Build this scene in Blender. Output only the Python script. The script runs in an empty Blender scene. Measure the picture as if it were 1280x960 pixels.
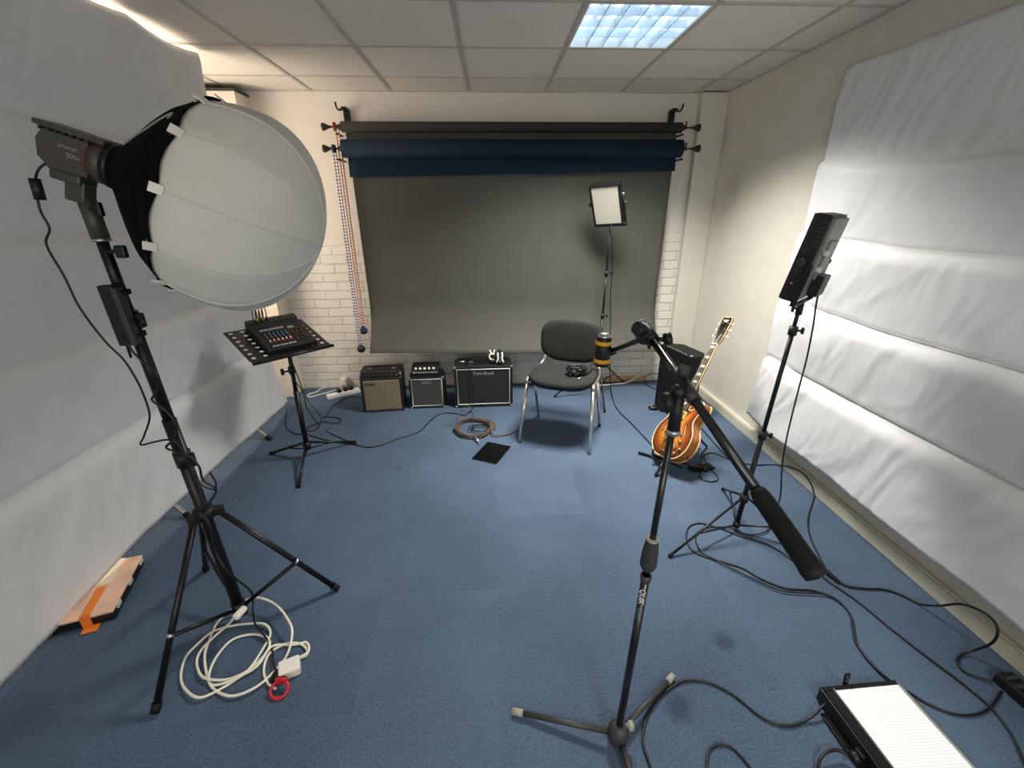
import bpy, bmesh, math, random
from mathutils import Vector, Matrix, noise
random.seed(7)
PI = math.pi
V = Vector
scene = bpy.context.scene
COL = scene.collection

LSPREAD = 150
LPOW = (95, 60)
WPOW = 60
EXPO = 0.0
LOGO_K = 2
BNY, BFL = 0.42, 0.30
MICY = 1.25
RPN, RPT = (-0.62, 0.70), 15
SPROT = -35
GHY, GNX, GNY = 2.75, -0.79, -0.61
LSPREAD = 124
LPOW = (52, 40)
WPOW = 60
FILL_POW = 38
LCOL = (1.0, 0.965, 0.91)
BNY, BFL, GRL = 0.52, 0.228, 0.165
RPT = 11
SPROT = -78
GNX, GNY = -0.95, -0.31
LOGO_K = -2
EXPO = 0.3

# ------------------------------------------------------------------ camera
FPX, PITCH, YAW, ROLL = 549.55, 0.3723, 0.0482, 0.0061
CAM = V((0.0, 0.0, 1.5707))
cy, sy, cp, sp, cr, sr = math.cos(YAW), math.sin(YAW), math.cos(PITCH), math.sin(PITCH), math.cos(ROLL), math.sin(ROLL)
FW = V((sy * cp, cy * cp, -sp))
_rt = V((cy, -sy, 0.0))
_dn = FW.cross(_rt)
RT = _rt * cr + _dn * sr
DN = _rt * (-sr) + _dn * cr
cam_data = bpy.data.cameras.new('camera')
cam = bpy.data.objects.new('camera', cam_data)
COL.objects.link(cam)
cam.matrix_world = Matrix(((RT.x, -DN.x, -FW.x, CAM.x), (RT.y, -DN.y, -FW.y, CAM.y), (RT.z, -DN.z, -FW.z, CAM.z), (0, 0, 0, 1)))
cam_data.sensor_fit = 'HORIZONTAL'
cam_data.sensor_width = 36.0
cam_data.lens = 36.0 * FPX / 1280.0
cam_data.clip_start = 0.02
cam_data.clip_end = 60
scene.camera = cam


def ray(u, v):
    return RT * ((u - 640) / FPX) + DN * ((v - 480) / FPX) + FW


def FZ(u, v, z=0.0):            # where the sight line of a pixel meets the height z
    d = ray(u, v)
    return CAM + d * ((z - CAM.z) / d.z)


def FY(u, v, y):
    d = ray(u, v)
    return CAM + d * (y / d.y)


# ------------------------------------------------------------------ materials
def lin(c):
    return tuple(((x / 255.0) / 12.92 if x / 255.0 <= 0.04045 else ((x / 255.0 + 0.055) / 1.055) ** 2.4) for x in c)


def mat(name, rgb, rough=0.6, metal=0.0, bump=0.0, bscale=200.0, var=0.0, vscale=8.0, spec=0.5, coat=0.0, emit=None, estr=0.0, stretch=None):
    m = bpy.data.materials.new(name)
    m.use_nodes = True
    nt = m.node_tree
    N, L = nt.nodes, nt.links
    b = N['Principled BSDF']
    col = lin(rgb)
    b.inputs['Base Color'].default_value = (*col, 1)
    b.inputs['Roughness'].default_value = rough
    b.inputs['Metallic'].default_value = metal
    b.inputs['Specular IOR Level'].default_value = spec
    b.inputs['Coat Weight'].default_value = coat
    tc = N.new('ShaderNodeTexCoord')
    src = tc.outputs['Object']
    if stretch:
        mp = N.new('ShaderNodeMapping')
        mp.inputs['Scale'].default_value = stretch
        L.new(src, mp.inputs['Vector'])
        src = mp.outputs['Vector']
    # every surface carries at least a faint procedural unevenness
    n = N.new('ShaderNodeTexNoise')
    n.inputs['Scale'].default_value = vscale
    n.inputs['Detail'].default_value = 4
    L.new(src, n.inputs['Vector'])
    r = N.new('ShaderNodeValToRGB')
    v = max(var, 0.03)
    r.color_ramp.elements[0].position = 0.3
    r.color_ramp.elements[1].position = 0.7
    r.color_ramp.elements[0].color = (*[c * (1 - v) for c in col], 1)
    r.color_ramp.elements[1].color = (*[min(1, c * (1 + v)) for c in col], 1)
    L.new(n.outputs['Fac'], r.inputs['Fac'])
    L.new(r.outputs['Color'], b.inputs['Base Color'])
    if bump:
        n2 = N.new('ShaderNodeTexNoise')
        n2.inputs['Scale'].default_value = bscale
        n2.inputs['Detail'].default_value = 3
        L.new(src, n2.inputs['Vector'])
        bp = N.new('ShaderNodeBump')
        bp.inputs['Strength'].default_value = bump
        bp.inputs['Distance'].default_value = 0.01
        L.new(n2.outputs['Fac'], bp.inputs['Height'])
        L.new(bp.outputs['Normal'], b.inputs['Normal'])
    if emit:
        b.inputs['Emission Color'].default_value = (*lin(emit), 1)
        b.inputs['Emission Strength'].default_value = estr
    return m


M = {}
M['black_metal'] = mat('black_painted_metal', (15, 15, 16), 0.38, 0.0, var=0.1, spec=0.4)
M['black_satin'] = mat('black_satin_tube', (14, 14, 15), 0.25, 0.0, spec=0.7)
M['black_plastic'] = mat('black_plastic', (14, 14, 15), 0.5, bump=0.05, bscale=400)
M['black_rubber'] = mat('black_rubber', (11, 11, 12), 0.7, spec=0.35)
M['grey_rubber'] = mat('grey_plastic_tip', (150, 148, 140), 0.6)
M['dark_grey_plastic'] = mat('dark_grey_plastic', (52, 52, 50), 0.5)
M['tolex'] = mat('black_vinyl_covering', (12, 11, 11), 0.5, bump=0.35, bscale=350)
M['chrome'] = mat('chrome', (238, 230, 218), 0.26, 1.0)
M['silver'] = mat('brushed_silver', (190, 190, 188), 0.35, 0.9)
M['white_plastic'] = mat('white_plastic', (228, 224, 214), 0.4)
M['white_cable'] = mat('white_cable', (232, 226, 208), 0.45)
M['black_cable'] = mat('black_cable', (12, 12, 15), 0.45)
M['brown_cable'] = mat('brown_braided_cable', (92, 76, 66), 0.8, bump=0.4, bscale=600, var=0.25, vscale=300)
M['cloth'] = mat('white_cotton_sheet', (222, 222, 222), 0.9, bump=0.06, bscale=500, spec=0.1)
M['lamp_grey'] = mat('lamp_grey_metal', (72, 68, 60), 0.45, 0.15)
M['lamp_red'] = mat('red_trim', (120, 40, 36), 0.5)
M['lantern'] = mat('lantern_diffusion_fabric', (214, 212, 202), 0.85, bump=0.05, bscale=60, spec=0.15)
M['skirt'] = mat('black_skirt_fabric', (9, 9, 10), 0.95, bump=0.1, bscale=200, spec=0.1)
M['seat_fabric'] = mat('charcoal_seat_fabric', (47, 47, 45), 0.95, bump=0.4, bscale=500, var=0.12, vscale=250, spec=0.1)
M['backdrop_grey'] = mat('grey_backdrop_paper', (84, 84, 77), 0.8, spec=0.2)
M['backdrop_dark'] = mat('charcoal_backdrop_paper', (56, 55, 52), 0.8, spec=0.2)
M['backdrop_blue'] = mat('navy_backdrop_paper', (10, 36, 55), 0.75, spec=0.25)
M['orange_plastic'] = mat('orange_plastic', (240, 132, 44), 0.4)
M['red_plastic'] = mat('red_plastic', (196, 26, 44), 0.4)
M['yellow'] = mat('yellow_band', (232, 170, 34), 0.5)
M['grille_beige'] = mat('beige_grille_cloth', (128, 117, 92), 0.85, bump=0.4, bscale=700, var=0.1, vscale=400)
M['grille_grey'] = mat('dark_grey_grille_cloth', (66, 68, 62), 0.85, bump=0.4, bscale=700, var=0.1, vscale=400)
M['grille_black'] = mat('black_grille_cloth', (26, 29, 28), 0.8, bump=0.4, bscale=700, var=0.1, vscale=400)
M['piping'] = mat('white_piping', (214, 211, 204), 0.5)
M['knob_cream'] = mat('cream_knob', (230, 222, 190), 0.4)
M['grey_print'] = mat('pale_grey_print', (150, 154, 150), 0.5)
M['lamp_print'] = mat('grey_lettering', (148, 144, 134), 0.5)
M['white_print'] = mat('white_lettering', (214, 218, 224), 0.5)
M['glass_black'] = mat('tablet_glass', (5, 6, 8), 0.22, spec=0.2)
M['tablet_edge'] = mat('tablet_edge', (78, 86, 92), 0.3, 0.8)
M['speaker_black'] = mat('matte_black_speaker', (9, 11, 11), 0.6, spec=0.3)
M['guitar_side'] = mat('amber_maple', (176, 100, 30), 0.25, var=0.25, vscale=30, coat=0.6)
M['binding'] = mat('cream_binding', (226, 200, 138), 0.4)
M['maple'] = mat('maple_neck', (170, 112, 56), 0.35, coat=0.3)
M['ebony'] = mat('dark_fretboard', (70, 56, 44), 0.5)
M['head_black'] = mat('black_headstock', (24, 20, 16), 0.25, coat=0.4)
M['gold'] = mat('gold_hardware', (206, 172, 96), 0.25, 0.9)
M['pearl'] = mat('pearl_inlay', (226, 220, 200), 0.3)
M['pillar'] = mat('white_painted_boxing', (226, 218, 204), 0.6, bump=0.03, bscale=40)
M['skirting'] = mat('cream_skirting_paint', (206, 202, 182), 0.45)
M['warm_bounce'] = mat('painted_warm_bounce', (196, 160, 126), 0.7, var=0.2, vscale=20)  # tan tone painted in for warm light bounced onto the wall foot
M['window_frame'] = mat('window_frame_white', (225, 225, 222), 0.4)
M['tray_lid'] = mat('clear_lid_pinkish', (238, 192, 164), 0.25, var=0.18, vscale=14, spec=0.6)
M['paper_label'] = mat('cream_paper_label', (242, 226, 200), 0.7)
M['latch'] = mat('clear_latch', (196, 190, 176), 0.3)
M['fin_grey'] = mat('grey_heat_sink', (134, 134, 126), 0.5, 0.3)
M['diffuser_off'] = mat('frosted_diffuser', (190, 188, 172), 0.5, spec=0.4)
M['blue_knob'] = mat('blue_fader', (70, 120, 150), 0.5)
M['red_knob'] = mat('red_brown_knob', (130, 60, 40), 0.5)
M['chain_orange'] = mat('orange_chain', (226, 120, 80), 0.5)
M['chain_white'] = mat('white_chain', (230, 222, 222), 0.5)
M['chain_blue'] = mat('blue_chain', (42, 46, 110), 0.5)
M['weight_blue'] = mat('blue_weight', (30, 34, 74), 0.5)
M['cone_brown'] = mat('dark_brown_cone', (50, 24, 20), 0.5)
M['orange_disc'] = mat('orange_drive_disc', (150, 70, 40), 0.5)


def led_material():
    m = mat('led_array', (226, 230, 226), 0.35, spec=0.5)
    nt = m.node_tree
    N, L = nt.nodes, nt.links
    b = N['Principled BSDF']
    tc = N.new('ShaderNodeTexCoord')
    mp = N.new('ShaderNodeMapping')
    mp.inputs['Scale'].default_value = (1, 1, 0.0)
    br = N.new('ShaderNodeTexBrick')
    br.offset = 0.0
    br.inputs['Scale'].default_value = 1.0
    br.inputs['Brick Width'].default_value = 0.0085
    br.inputs['Row Height'].default_value = 0.0085
    br.inputs['Mortar Size'].default_value = 0.0016
    br.inputs['Mortar Smooth'].default_value = 0.4
    br.inputs['Color1'].default_value = (*lin((240, 244, 240)), 1)
    br.inputs['Color2'].default_value = (*lin((226, 232, 230)), 1)
    br.inputs['Mortar'].default_value = (*lin((212, 217, 215)), 1)
    L.new(tc.outputs['Object'], mp.inputs['Vector'])
    L.new(mp.outputs['Vector'], br.inputs['Vector'])
    L.new(br.outputs['Color'], b.inputs['Base Color'])
    L.new(br.outputs['Color'], b.inputs['Emission Color'])
    b.inputs['Emission Strength'].default_value = 0.18
    return m


M['led'] = led_material()


def carpet_material():
    m = bpy.data.materials.new('blue_carpet_tiles')
    m.use_nodes = True
    nt = m.node_tree
    N, L = nt.nodes, nt.links
    b = N['Principled BSDF']
    b.inputs['Roughness'].default_value = 0.95
    b.inputs['Specular IOR Level'].default_value = 0.12
    tc = N.new('ShaderNodeTexCoord')
    P = tc.outputs['Object']

    def math_node(op, a, bb=None, v=None):
        n = N.new('ShaderNodeMath')
        n.operation = op
        L.new(a, n.inputs[0])
        if bb is not None:
            L.new(bb, n.inputs[1])
        if v is not None:
            n.inputs[1].default_value = v
        return n.outputs[0]

    # 0.5 m tiles, each a touch lighter or darker
    sc = N.new('ShaderNodeVectorMath')
    sc.operation = 'SCALE'
    sc.inputs['Scale'].default_value = 2.0
    L.new(P, sc.inputs[0])
    fl = N.new('ShaderNodeVectorMath')
    fl.operation = 'FLOOR'
    L.new(sc.outputs[0], fl.inputs[0])
    wn = N.new('ShaderNodeTexWhiteNoise')
    L.new(fl.outputs[0], wn.inputs['Vector'])
    n1 = N.new('ShaderNodeTexNoise')
    n1.inputs['Scale'].default_value = 1.6
    n1.inputs['Detail'].default_value = 5
    L.new(P, n1.inputs['Vector'])
    n2 = N.new('ShaderNodeTexNoise')
    n2.inputs['Scale'].default_value = 120
    n2.inputs['Detail'].default_value = 4
    n2.inputs['Roughness'].default_value = 0.8
    L.new(P, n2.inputs['Vector'])
    f = math_node('MULTIPLY', wn.outputs['Value'], v=0.08)
    f = math_node('ADD', f, math_node('MULTIPLY', n1.outputs['Fac'], v=0.5))
    f = math_node('ADD', f, math_node('MULTIPLY', n2.outputs['Fac'], v=1.15))
    rp = N.new('ShaderNodeValToRGB')
    rp.color_ramp.elements[0].position = 0.42
    rp.color_ramp.elements[0].color = (*lin((33, 44, 57)), 1)
    rp.color_ramp.elements[1].position = 1.0
    rp.color_ramp.elements[1].color = (*lin((88, 105, 126)), 1)
    L.new(f, rp.inputs['Fac'])
    col = rp.outputs['Color']
    # worn dark stains, each at its own place on the carpet
    for (x, y, r, s) in STAINS:
        d = N.new('ShaderNodeVectorMath')
        d.operation = 'DISTANCE'
        d.inputs[1].default_value = (x, y, 0)
        L.new(P, d.inputs[0])
        nn = N.new('ShaderNodeTexNoise')
        nn.inputs['Scale'].default_value = 22
        L.new(P, nn.inputs['Vector'])
        dd = math_node('ADD', d.outputs['Value'], math_node('MULTIPLY', nn.outputs['Fac'], v=0.05))
        mr = N.new('ShaderNodeMapRange')
        mr.inputs['From Min'].default_value = r + 0.03
        mr.inputs['From Max'].default_value = r * 0.5 + 0.02
        mr.inputs['To Min'].default_value = 0
        mr.inputs['To Max'].default_value = s
        L.new(dd, mr.inputs['Value'])
        mx = N.new('ShaderNodeMix')
        mx.data_type = 'RGBA'
        mx.inputs['B'].default_value = (*lin((38, 52, 62)), 1)
        L.new(mr.outputs['Result'], mx.inputs['Factor'])
        L.new(col, mx.inputs['A'])
        col = mx.outputs['Result']
    # bits of pale lint
    vo = N.new('ShaderNodeTexVoronoi')
    vo.inputs['Scale'].default_value = 5.5
    L.new(P, vo.inputs['Vector'])
    sep = N.new('ShaderNodeSeparateColor')
    L.new(vo.outputs['Color'], sep.inputs[0])
    near = math_node('LESS_THAN', vo.outputs['Distance'], v=0.022)
    some = math_node('GREATER_THAN', sep.outputs[0], v=0.62)
    lint = math_node('MULTIPLY', near, some)
    mx = N.new('ShaderNodeMix')
    mx.data_type = 'RGBA'
    mx.inputs['B'].default_value = (*lin((196, 204, 210)), 1)
    L.new(lint, mx.inputs['Factor'])
    L.new(col, mx.inputs['A'])
    L.new(mx.outputs['Result'], b.inputs['Base Color'])
    bp = N.new('ShaderNodeBump')
    bp.inputs['Strength'].default_value = 0.5
    bp.inputs['Distance'].default_value = 0.006
    L.new(n2.outputs['Fac'], bp.inputs['Height'])
    L.new(bp.outputs['Normal'], b.inputs['Normal'])
    return m


STAINS = [(*FZ(905, 803)[:2], 0.05, 0.55), (*FZ(848, 884)[:2], 0.06, 0.6), (*FZ(497, 586)[:2], 0.04, 0.35), (*FZ(560, 532)[:2], 0.05, 0.3)]
M['carpet'] = carpet_material()


def brick_material():
    m = bpy.data.materials.new('white_painted_brick')
    m.use_nodes = True
    nt = m.node_tree
    N, L = nt.nodes, nt.links
    b = N['Principled BSDF']
    b.inputs['Roughness'].default_value = 0.55
    tc = N.new('ShaderNodeTexCoord')
    mp = N.new('ShaderNodeMapping')
    mp.inputs['Rotation'].default_value = (PI / 2, 0, 0)
    L.new(tc.outputs['Object'], mp.inputs['Vector'])
    nd = N.new('ShaderNodeTexNoise')
    nd.inputs['Scale'].default_value = 7
    L.new(tc.outputs['Object'], nd.inputs['Vector'])
    ad = N.new('ShaderNodeMix')
    ad.data_type = 'RGBA'
    ad.blend_type = 'LINEAR_LIGHT'
    ad.inputs['Factor'].default_value = 0.010
    L.new(mp.outputs['Vector'], ad.inputs['A'])
    L.new(nd.outputs['Color'], ad.inputs['B'])
    br = N.new('ShaderNodeTexBrick')
    br.inputs['Scale'].default_value = 1
    br.inputs['Brick Width'].default_value = 0.225
    br.inputs['Row Height'].default_value = 0.077
    br.inputs['Mortar Size'].default_value = 0.008
    br.inputs['Mortar Smooth'].default_value = 0.6
    br.inputs['Color1'].default_value = (*lin((222, 218, 209)), 1)
    br.inputs['Color2'].default_value = (*lin((218, 213, 203)), 1)
    br.inputs['Mortar'].default_value = (*lin((214, 209, 199)), 1)
    L.new(ad.outputs['Result'], br.inputs['Vector'])
    # the courses fade out higher up, imitating the weaker light there
    sx = N.new('ShaderNodeSeparateXYZ')
    L.new(tc.outputs['Object'], sx.inputs[0])
    mr = N.new('ShaderNodeMapRange')
    mr.inputs['From Min'].default_value = 1.45
    mr.inputs['From Max'].default_value = 1.15
    L.new(sx.outputs['Z'], mr.inputs['Value'])
    mx = N.new('ShaderNodeMix')
    mx.data_type = 'RGBA'
    mx.inputs['A'].default_value = (*lin((220, 214, 203)), 1)
    L.new(mr.outputs['Result'], mx.inputs['Factor'])
    L.new(br.outputs['Color'], mx.inputs['B'])
    L.new(mx.outputs['Result'], b.inputs['Base Color'])
    inv = N.new('ShaderNodeMath')
    inv.operation = 'SUBTRACT'
    inv.inputs[0].default_value = 1
    L.new(br.outputs['Fac'], inv.inputs[1])
    mu = N.new('ShaderNodeMath')
    mu.operation = 'MULTIPLY'
    L.new(inv.outputs[0], mu.inputs[0])
    L.new(mr.outputs['Result'], mu.inputs[1])
    nf = N.new('ShaderNodeTexNoise')
    nf.inputs['Scale'].default_value = 30
    L.new(tc.outputs['Object'], nf.inputs['Vector'])
    a2 = N.new('ShaderNodeMath')
    a2.operation = 'MULTIPLY_ADD'
    a2.inputs[1].default_value = 0.25
    L.new(nf.outputs['Fac'], a2.inputs[0])
    L.new(mu.outputs[0], a2.inputs[2])
    bp = N.new('ShaderNodeBump')
    bp.inputs['Strength'].default_value = 0.8
    bp.inputs['Distance'].default_value = 0.008
    L.new(a2.outputs[0], bp.inputs['Height'])
    L.new(bp.outputs['Normal'], b.inputs['Normal'])
    return m


M['brick'] = brick_material()
M['wall'] = mat('cream_painted_plaster', (212, 207, 193), 0.6, bump=0.04, bscale=60)
M['ceiling_tile'] = mat('ceiling_tile', (228, 222, 212), 0.9, bump=0.25, bscale=120, var=0.03, vscale=90, spec=0.1)
M['ceiling_bar'] = mat('ceiling_grid_metal', (188, 183, 172), 0.6)


def sunburst_material():
    m = bpy.data.materials.new('sunburst_lacquer')
    m.use_nodes = True
    nt = m.node_tree
    N, L = nt.nodes, nt.links
    b = N['Principled BSDF']
    b.inputs['Roughness'].default_value = 0.2
    b.inputs['Coat Weight'].default_value = 0.6
    uv = N.new('ShaderNodeUVMap')
    sx = N.new('ShaderNodeSeparateXYZ')
    L.new(uv.outputs['UV'], sx.inputs[0])
    rp = N.new('ShaderNodeValToRGB')
    e = rp.color_ramp.elements
    e[0].position = 0.0
    e[0].color = (*lin((212, 142, 46)), 1)
    e[1].position = 1.0
    e[1].color = (*lin((62, 28, 16)), 1)
    k = e.new(0.45)
    k.color = (*lin((196, 118, 34)), 1)
    k = e.new(0.75)
    k.color = (*lin((136, 66, 22)), 1)
    L.new(sx.outputs['X'], rp.inputs['Fac'])
    L.new(rp.outputs['Color'], b.inputs['Base Color'])
    return m


M['sunburst'] = sunburst_material()

# ------------------------------------------------------------------ mesh helper
ROOTM = {}


def rot_to(d):
    return V((0, 0, 1)).rotation_difference(V(d).normalized()).to_matrix()


class MB:
    def __init__(self):
        self.bm = bmesh.new()

    def _add(self, verts, faces, smooth):
        vs = [self.bm.verts.new(v) for v in verts]
        for f in faces:
            try:
                ff = self.bm.faces.new([vs[i] for i in f])
                ff.smooth = smooth
            except ValueError:
                pass
        return vs

    def box(self, c, s, R=None, bevel=0.0, seg=2):
        tmp = bmesh.new()
        bmesh.ops.create_cube(tmp, size=1.0)
        for v in tmp.verts:
            v.co = V((v.co.x * s[0], v.co.y * s[1], v.co.z * s[2]))
        if bevel > 0:
            bmesh.ops.bevel(tmp, geom=tmp.edges[:], offset=min(bevel, min(s) * 0.49), segments=seg, affect='EDGES', profile=0.5)
        self._merge(tmp, c, R, smooth=False)
        return self

    def _merge(self, tmp, c, R, smooth):
        tmp.verts.index_update()
        R = R or Matrix.Identity(3)
        c = V(c)
        self._add([R @ v.co + c for v in tmp.verts], [[v.index for v in f.verts] for f in tmp.faces], smooth)
        tmp.free()

    def cyl(self, p0, p1, r0, r1=None, seg=16, cap=True):
        r1 = r0 if r1 is None else r1
        p0, p1 = V(p0), V(p1)
        R = rot_to(p1 - p0)
        vs, fs = [], []
        for p, r in ((p0, r0), (p1, r1)):
            for i in range(seg):
                a = 2 * PI * i / seg
                vs.append(p + R @ V((r * math.cos(a), r * math.sin(a), 0)))
        for i in range(seg):
            j = (i + 1) % seg
            fs.append([i, j, seg + j, seg + i])
        bv = self._add(vs, fs, True)
        if cap:
            for ring in (bv[:seg][::-1], bv[seg:]):
                try:
                    self.bm.faces.new(ring).smooth = False
                except ValueError:
                    pass
        return self

    def lathe(self, origin, axis, prof, seg=32, mod=None, R=None):
        """prof: (s along axis, radius)"""
        o = V(origin)
        R = R or rot_to(axis)
        rings = []
        for s, r in prof:
            if r < 1e-6:
                rings.append([self.bm.verts.new(o + R @ V((0, 0, s)))])
            else:
                ring = []
                for i in range(seg):
                    a = 2 * PI * i / seg
                    rr = r * (mod(a, s) if mod else 1)
                    ring.append(self.bm.verts.new(o + R @ V((rr * math.cos(a), rr * math.sin(a), s))))
                rings.append(ring)
        for a, b in zip(rings, rings[1:]):
            for i in range(seg):
                j = (i + 1) % seg
                if len(a) == 1 and len(b) == 1:
                    continue
                if len(a) == 1:
                    f = [a[0], b[j], b[i]]
                elif len(b) == 1:
                    f = [a[i], a[j], b[0]]
                else:
                    f = [a[i], a[j], b[j], b[i]]
                try:
                    self.bm.faces.new(f).smooth = True
                except ValueError:
                    pass
        return self

    def sphere(self, c, r, seg=16, sc=(1, 1, 1), R=None):
        n = max(6, seg // 2)
        prof = [(-r * math.cos(PI * k / n), r * math.sin(PI * k / n)) for k in range(n + 1)]
        prof[0] = (-r, 0)
        prof[-1] = (r, 0)
        tmp = MB().lathe((0, 0, 0), (0, 0, 1), prof, seg).bm
        for v in tmp.verts:
            v.co = V((v.co.x * sc[0], v.co.y * sc[1], v.co.z * sc[2]))
        self._merge(tmp, c, R, True)
        return self

    def tube(self, pts, r, seg=8, smooth=True, close=False, samples=6):
        pts = [V(p) for p in pts]
        if smooth and len(pts) > 2:
            pts = catmull(pts, samples, close)
        n = len(pts)
        rings = []
        T0 = None
        X = None
        for i, p in enumerate(pts):
            a = pts[(i - 1) % n] if (close or i > 0) else p
            b = pts[(i + 1) % n] if (close or i < n - 1) else p
            T = (b - a)
            if T.length < 1e-9:
                T = T0 or V((0, 0, 1))
            T = T.normalized()
            if X is None:
                X = T.orthogonal().normalized()
            else:
                X = (X - T * X.dot(T))
                X = X.normalized() if X.length > 1e-6 else T.orthogonal().normalized()
            Y = T.cross(X)
            T0 = T
            rr = r(i / (n - 1)) if callable(r) else r
            rings.append([self.bm.verts.new(p + X * (rr * math.cos(2 * PI * k / seg)) + Y * (rr * math.sin(2 * PI * k / seg))) for k in range(seg)])
        pairs = list(zip(rings, rings[1:]))
        if close:
            pairs.append((rings[-1], rings[0]))
        for a, b in pairs:
            for k in range(seg):
                l = (k + 1) % seg
                try:
                    self.bm.faces.new([a[k], a[l], b[l], b[k]]).smooth = True
                except ValueError:
                    pass
        if not close:
            for ring in (rings[0][::-1], rings[-1]):
                self.bm.faces.new(ring)
        return self

    def prism(self, poly, z0, z1, R=None, o=(0, 0, 0), bevel=0.0):
        """poly: 2D outline in the local xy plane, counter-clockwise"""
        R = R or Matrix.Identity(3)
        o = V(o)
        n = len(poly)
        tmp = bmesh.new()
        b = [tmp.verts.new((p[0], p[1], z0)) for p in poly]
        t = [tmp.verts.new((p[0], p[1], z1)) for p in poly]
        tmp.faces.new(b[::-1])
        tmp.faces.new(t)
        for i in range(n):
            j = (i + 1) % n
            tmp.faces.new([b[i], b[j], t[j], t[i]])
        if bevel > 0:
            ed = [e for e in tmp.edges if len(e.link_faces) == 2 and e.calc_face_angle() > 0.9]
            bmesh.ops.bevel(tmp, geom=ed, offset=bevel, segments=2, affect='EDGES', profile=0.5)
        self._merge(tmp, o, R, False)
        return self

    def grid(self, fn, nu, nv, smooth=True, two_sided=0.0):
        vs = [[self.bm.verts.new(fn(i / nu, j / nv)) for j in range(nv + 1)] for i in range(nu + 1)]
        for i in range(nu):
            for j in range(nv):
                self.bm.faces.new([vs[i][j], vs[i + 1][j], vs[i + 1][j + 1], vs[i][j + 1]]).smooth = smooth
        return self

    def build(self, name, material, parent=None, local=False):
        me = bpy.data.meshes.new(name)
        inv = None
        if parent is not None and not local:
            p = parent
            while p.parent is not None:
                p = p.parent
            if p.name in ROOTM:
                inv = ROOTM[p.name].inverted()
        if inv is not None:
            for v in self.bm.verts:
                v.co = inv @ v.co
        bmesh.ops.recalc_face_normals(self.bm, faces=self.bm.faces[:])
        self.bm.to_mesh(me)
        self.bm.free()
        me.materials.append(material if not isinstance(material, str) else M[material])
        o = bpy.data.objects.new(name, me)
        COL.objects.link(o)
        if parent is not None:
            o.parent = parent
        return o


def catmull(pts, k=6, close=False):
    out = []
    n = len(pts)
    rng = range(n) if close else range(n - 1)
    for i in rng:
        p0 = pts[(i - 1) % n] if (close or i > 0) else pts[0] * 2 - pts[1]
        p1 = pts[i]
        p2 = pts[(i + 1) % n]
        p3 = pts[(i + 2) % n] if (close or i + 2 < n) else pts[-1] * 2 - pts[-2]
        for s in range(k):
            t = s / k
            out.append(0.5 * ((2 * p1) + (p2 - p0) * t + (2 * p0 - 5 * p1 + 4 * p2 - p3) * t * t + (3 * p1 - p0 - 3 * p2 + p3) * t ** 3))
    if not close:
        out.append(pts[-1].copy())
    return out


def tag(o, label=None, cat=None, group=None, kind=None):
    if label:
        o['label'] = label
    if cat:
        o['category'] = cat
    if group:
        o['group'] = group
    if kind:
        o['kind'] = kind
    return o


def thing(name, label, cat, loc=(0, 0, 0), rz=0.0, group=None):
    o = bpy.data.objects.new(name, None)
    COL.objects.link(o)
    o.location = loc
    o.rotation_euler = (0, 0, rz)
    o.empty_display_size = 0.05
    ROOTM[o.name] = Matrix.Translation(V(loc)) @ Matrix.Rotation(rz, 4, 'Z')
    return tag(o, label, cat, group)


def text_part(name, body, size, mat_, parent, X, Y, o, extrude=0.0006, shear=0.0, align='LEFT'):
    """raised lettering lying in the plane of X (reading direction) and Y (up), world coordinates"""
    cu = bpy.data.curves.new(name, 'FONT')
    cu.body = body
    cu.size = size
    cu.extrude = extrude
    cu.shear = shear
    cu.align_x = align
    t = bpy.data.objects.new(name + '_tmp', cu)
    COL.objects.link(t)
    bpy.context.view_layer.update()
    dg = bpy.context.evaluated_depsgraph_get()
    me = bpy.data.meshes.new_from_object(t.evaluated_get(dg))
    me.name = name
    bpy.data.objects.remove(t)
    bpy.data.curves.remove(cu)
    X = V(X).normalized()
    Y = V(Y).normalized()
    Z = X.cross(Y).normalized()
    Mx = Matrix(((X.x, Y.x, Z.x, o[0]), (X.y, Y.y, Z.y, o[1]), (X.z, Y.z, Z.z, o[2]), (0, 0, 0, 1)))
    p = parent
    while p.parent is not None:
        p = p.parent
    if p.name in ROOTM:
        Mx = ROOTM[p.name].inverted() @ Mx
    me.transform(Mx)
    me.materials.clear()
    me.materials.append(M[mat_])
    ob = bpy.data.objects.new(name, me)
    COL.objects.link(ob)
    ob.parent = parent
    return ob


def lerp(a, b, t):
    return V(a) * (1 - t) + V(b) * t

# ================================================================== THE ROOM
XL, XR, YF, YB, ZC = -2.35, 1.92, -2.2, 4.03, 2.448


def struct(name, mb, material, parent=None):
    o = mb.build(name, material, parent)
    if parent is None:
        tag(o, kind='structure')
    return o


struct('floor', MB().box(((XL + XR) / 2, (YF + YB) / 2, -0.05), (XR - XL + 0.3, YB - YF + 0.3, 0.1)), 'carpet')
struct('wall_back', MB().box(((XL + XR) / 2, YB + 0.06, 1.3), (XR - XL + 0.3, 0.12, 2.6)), 'brick')
struct('wall_right', MB().box((XR + 0.06, (YF + YB) / 2, 1.3), (0.12, YB - YF, 2.6)), 'wall')
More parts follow.
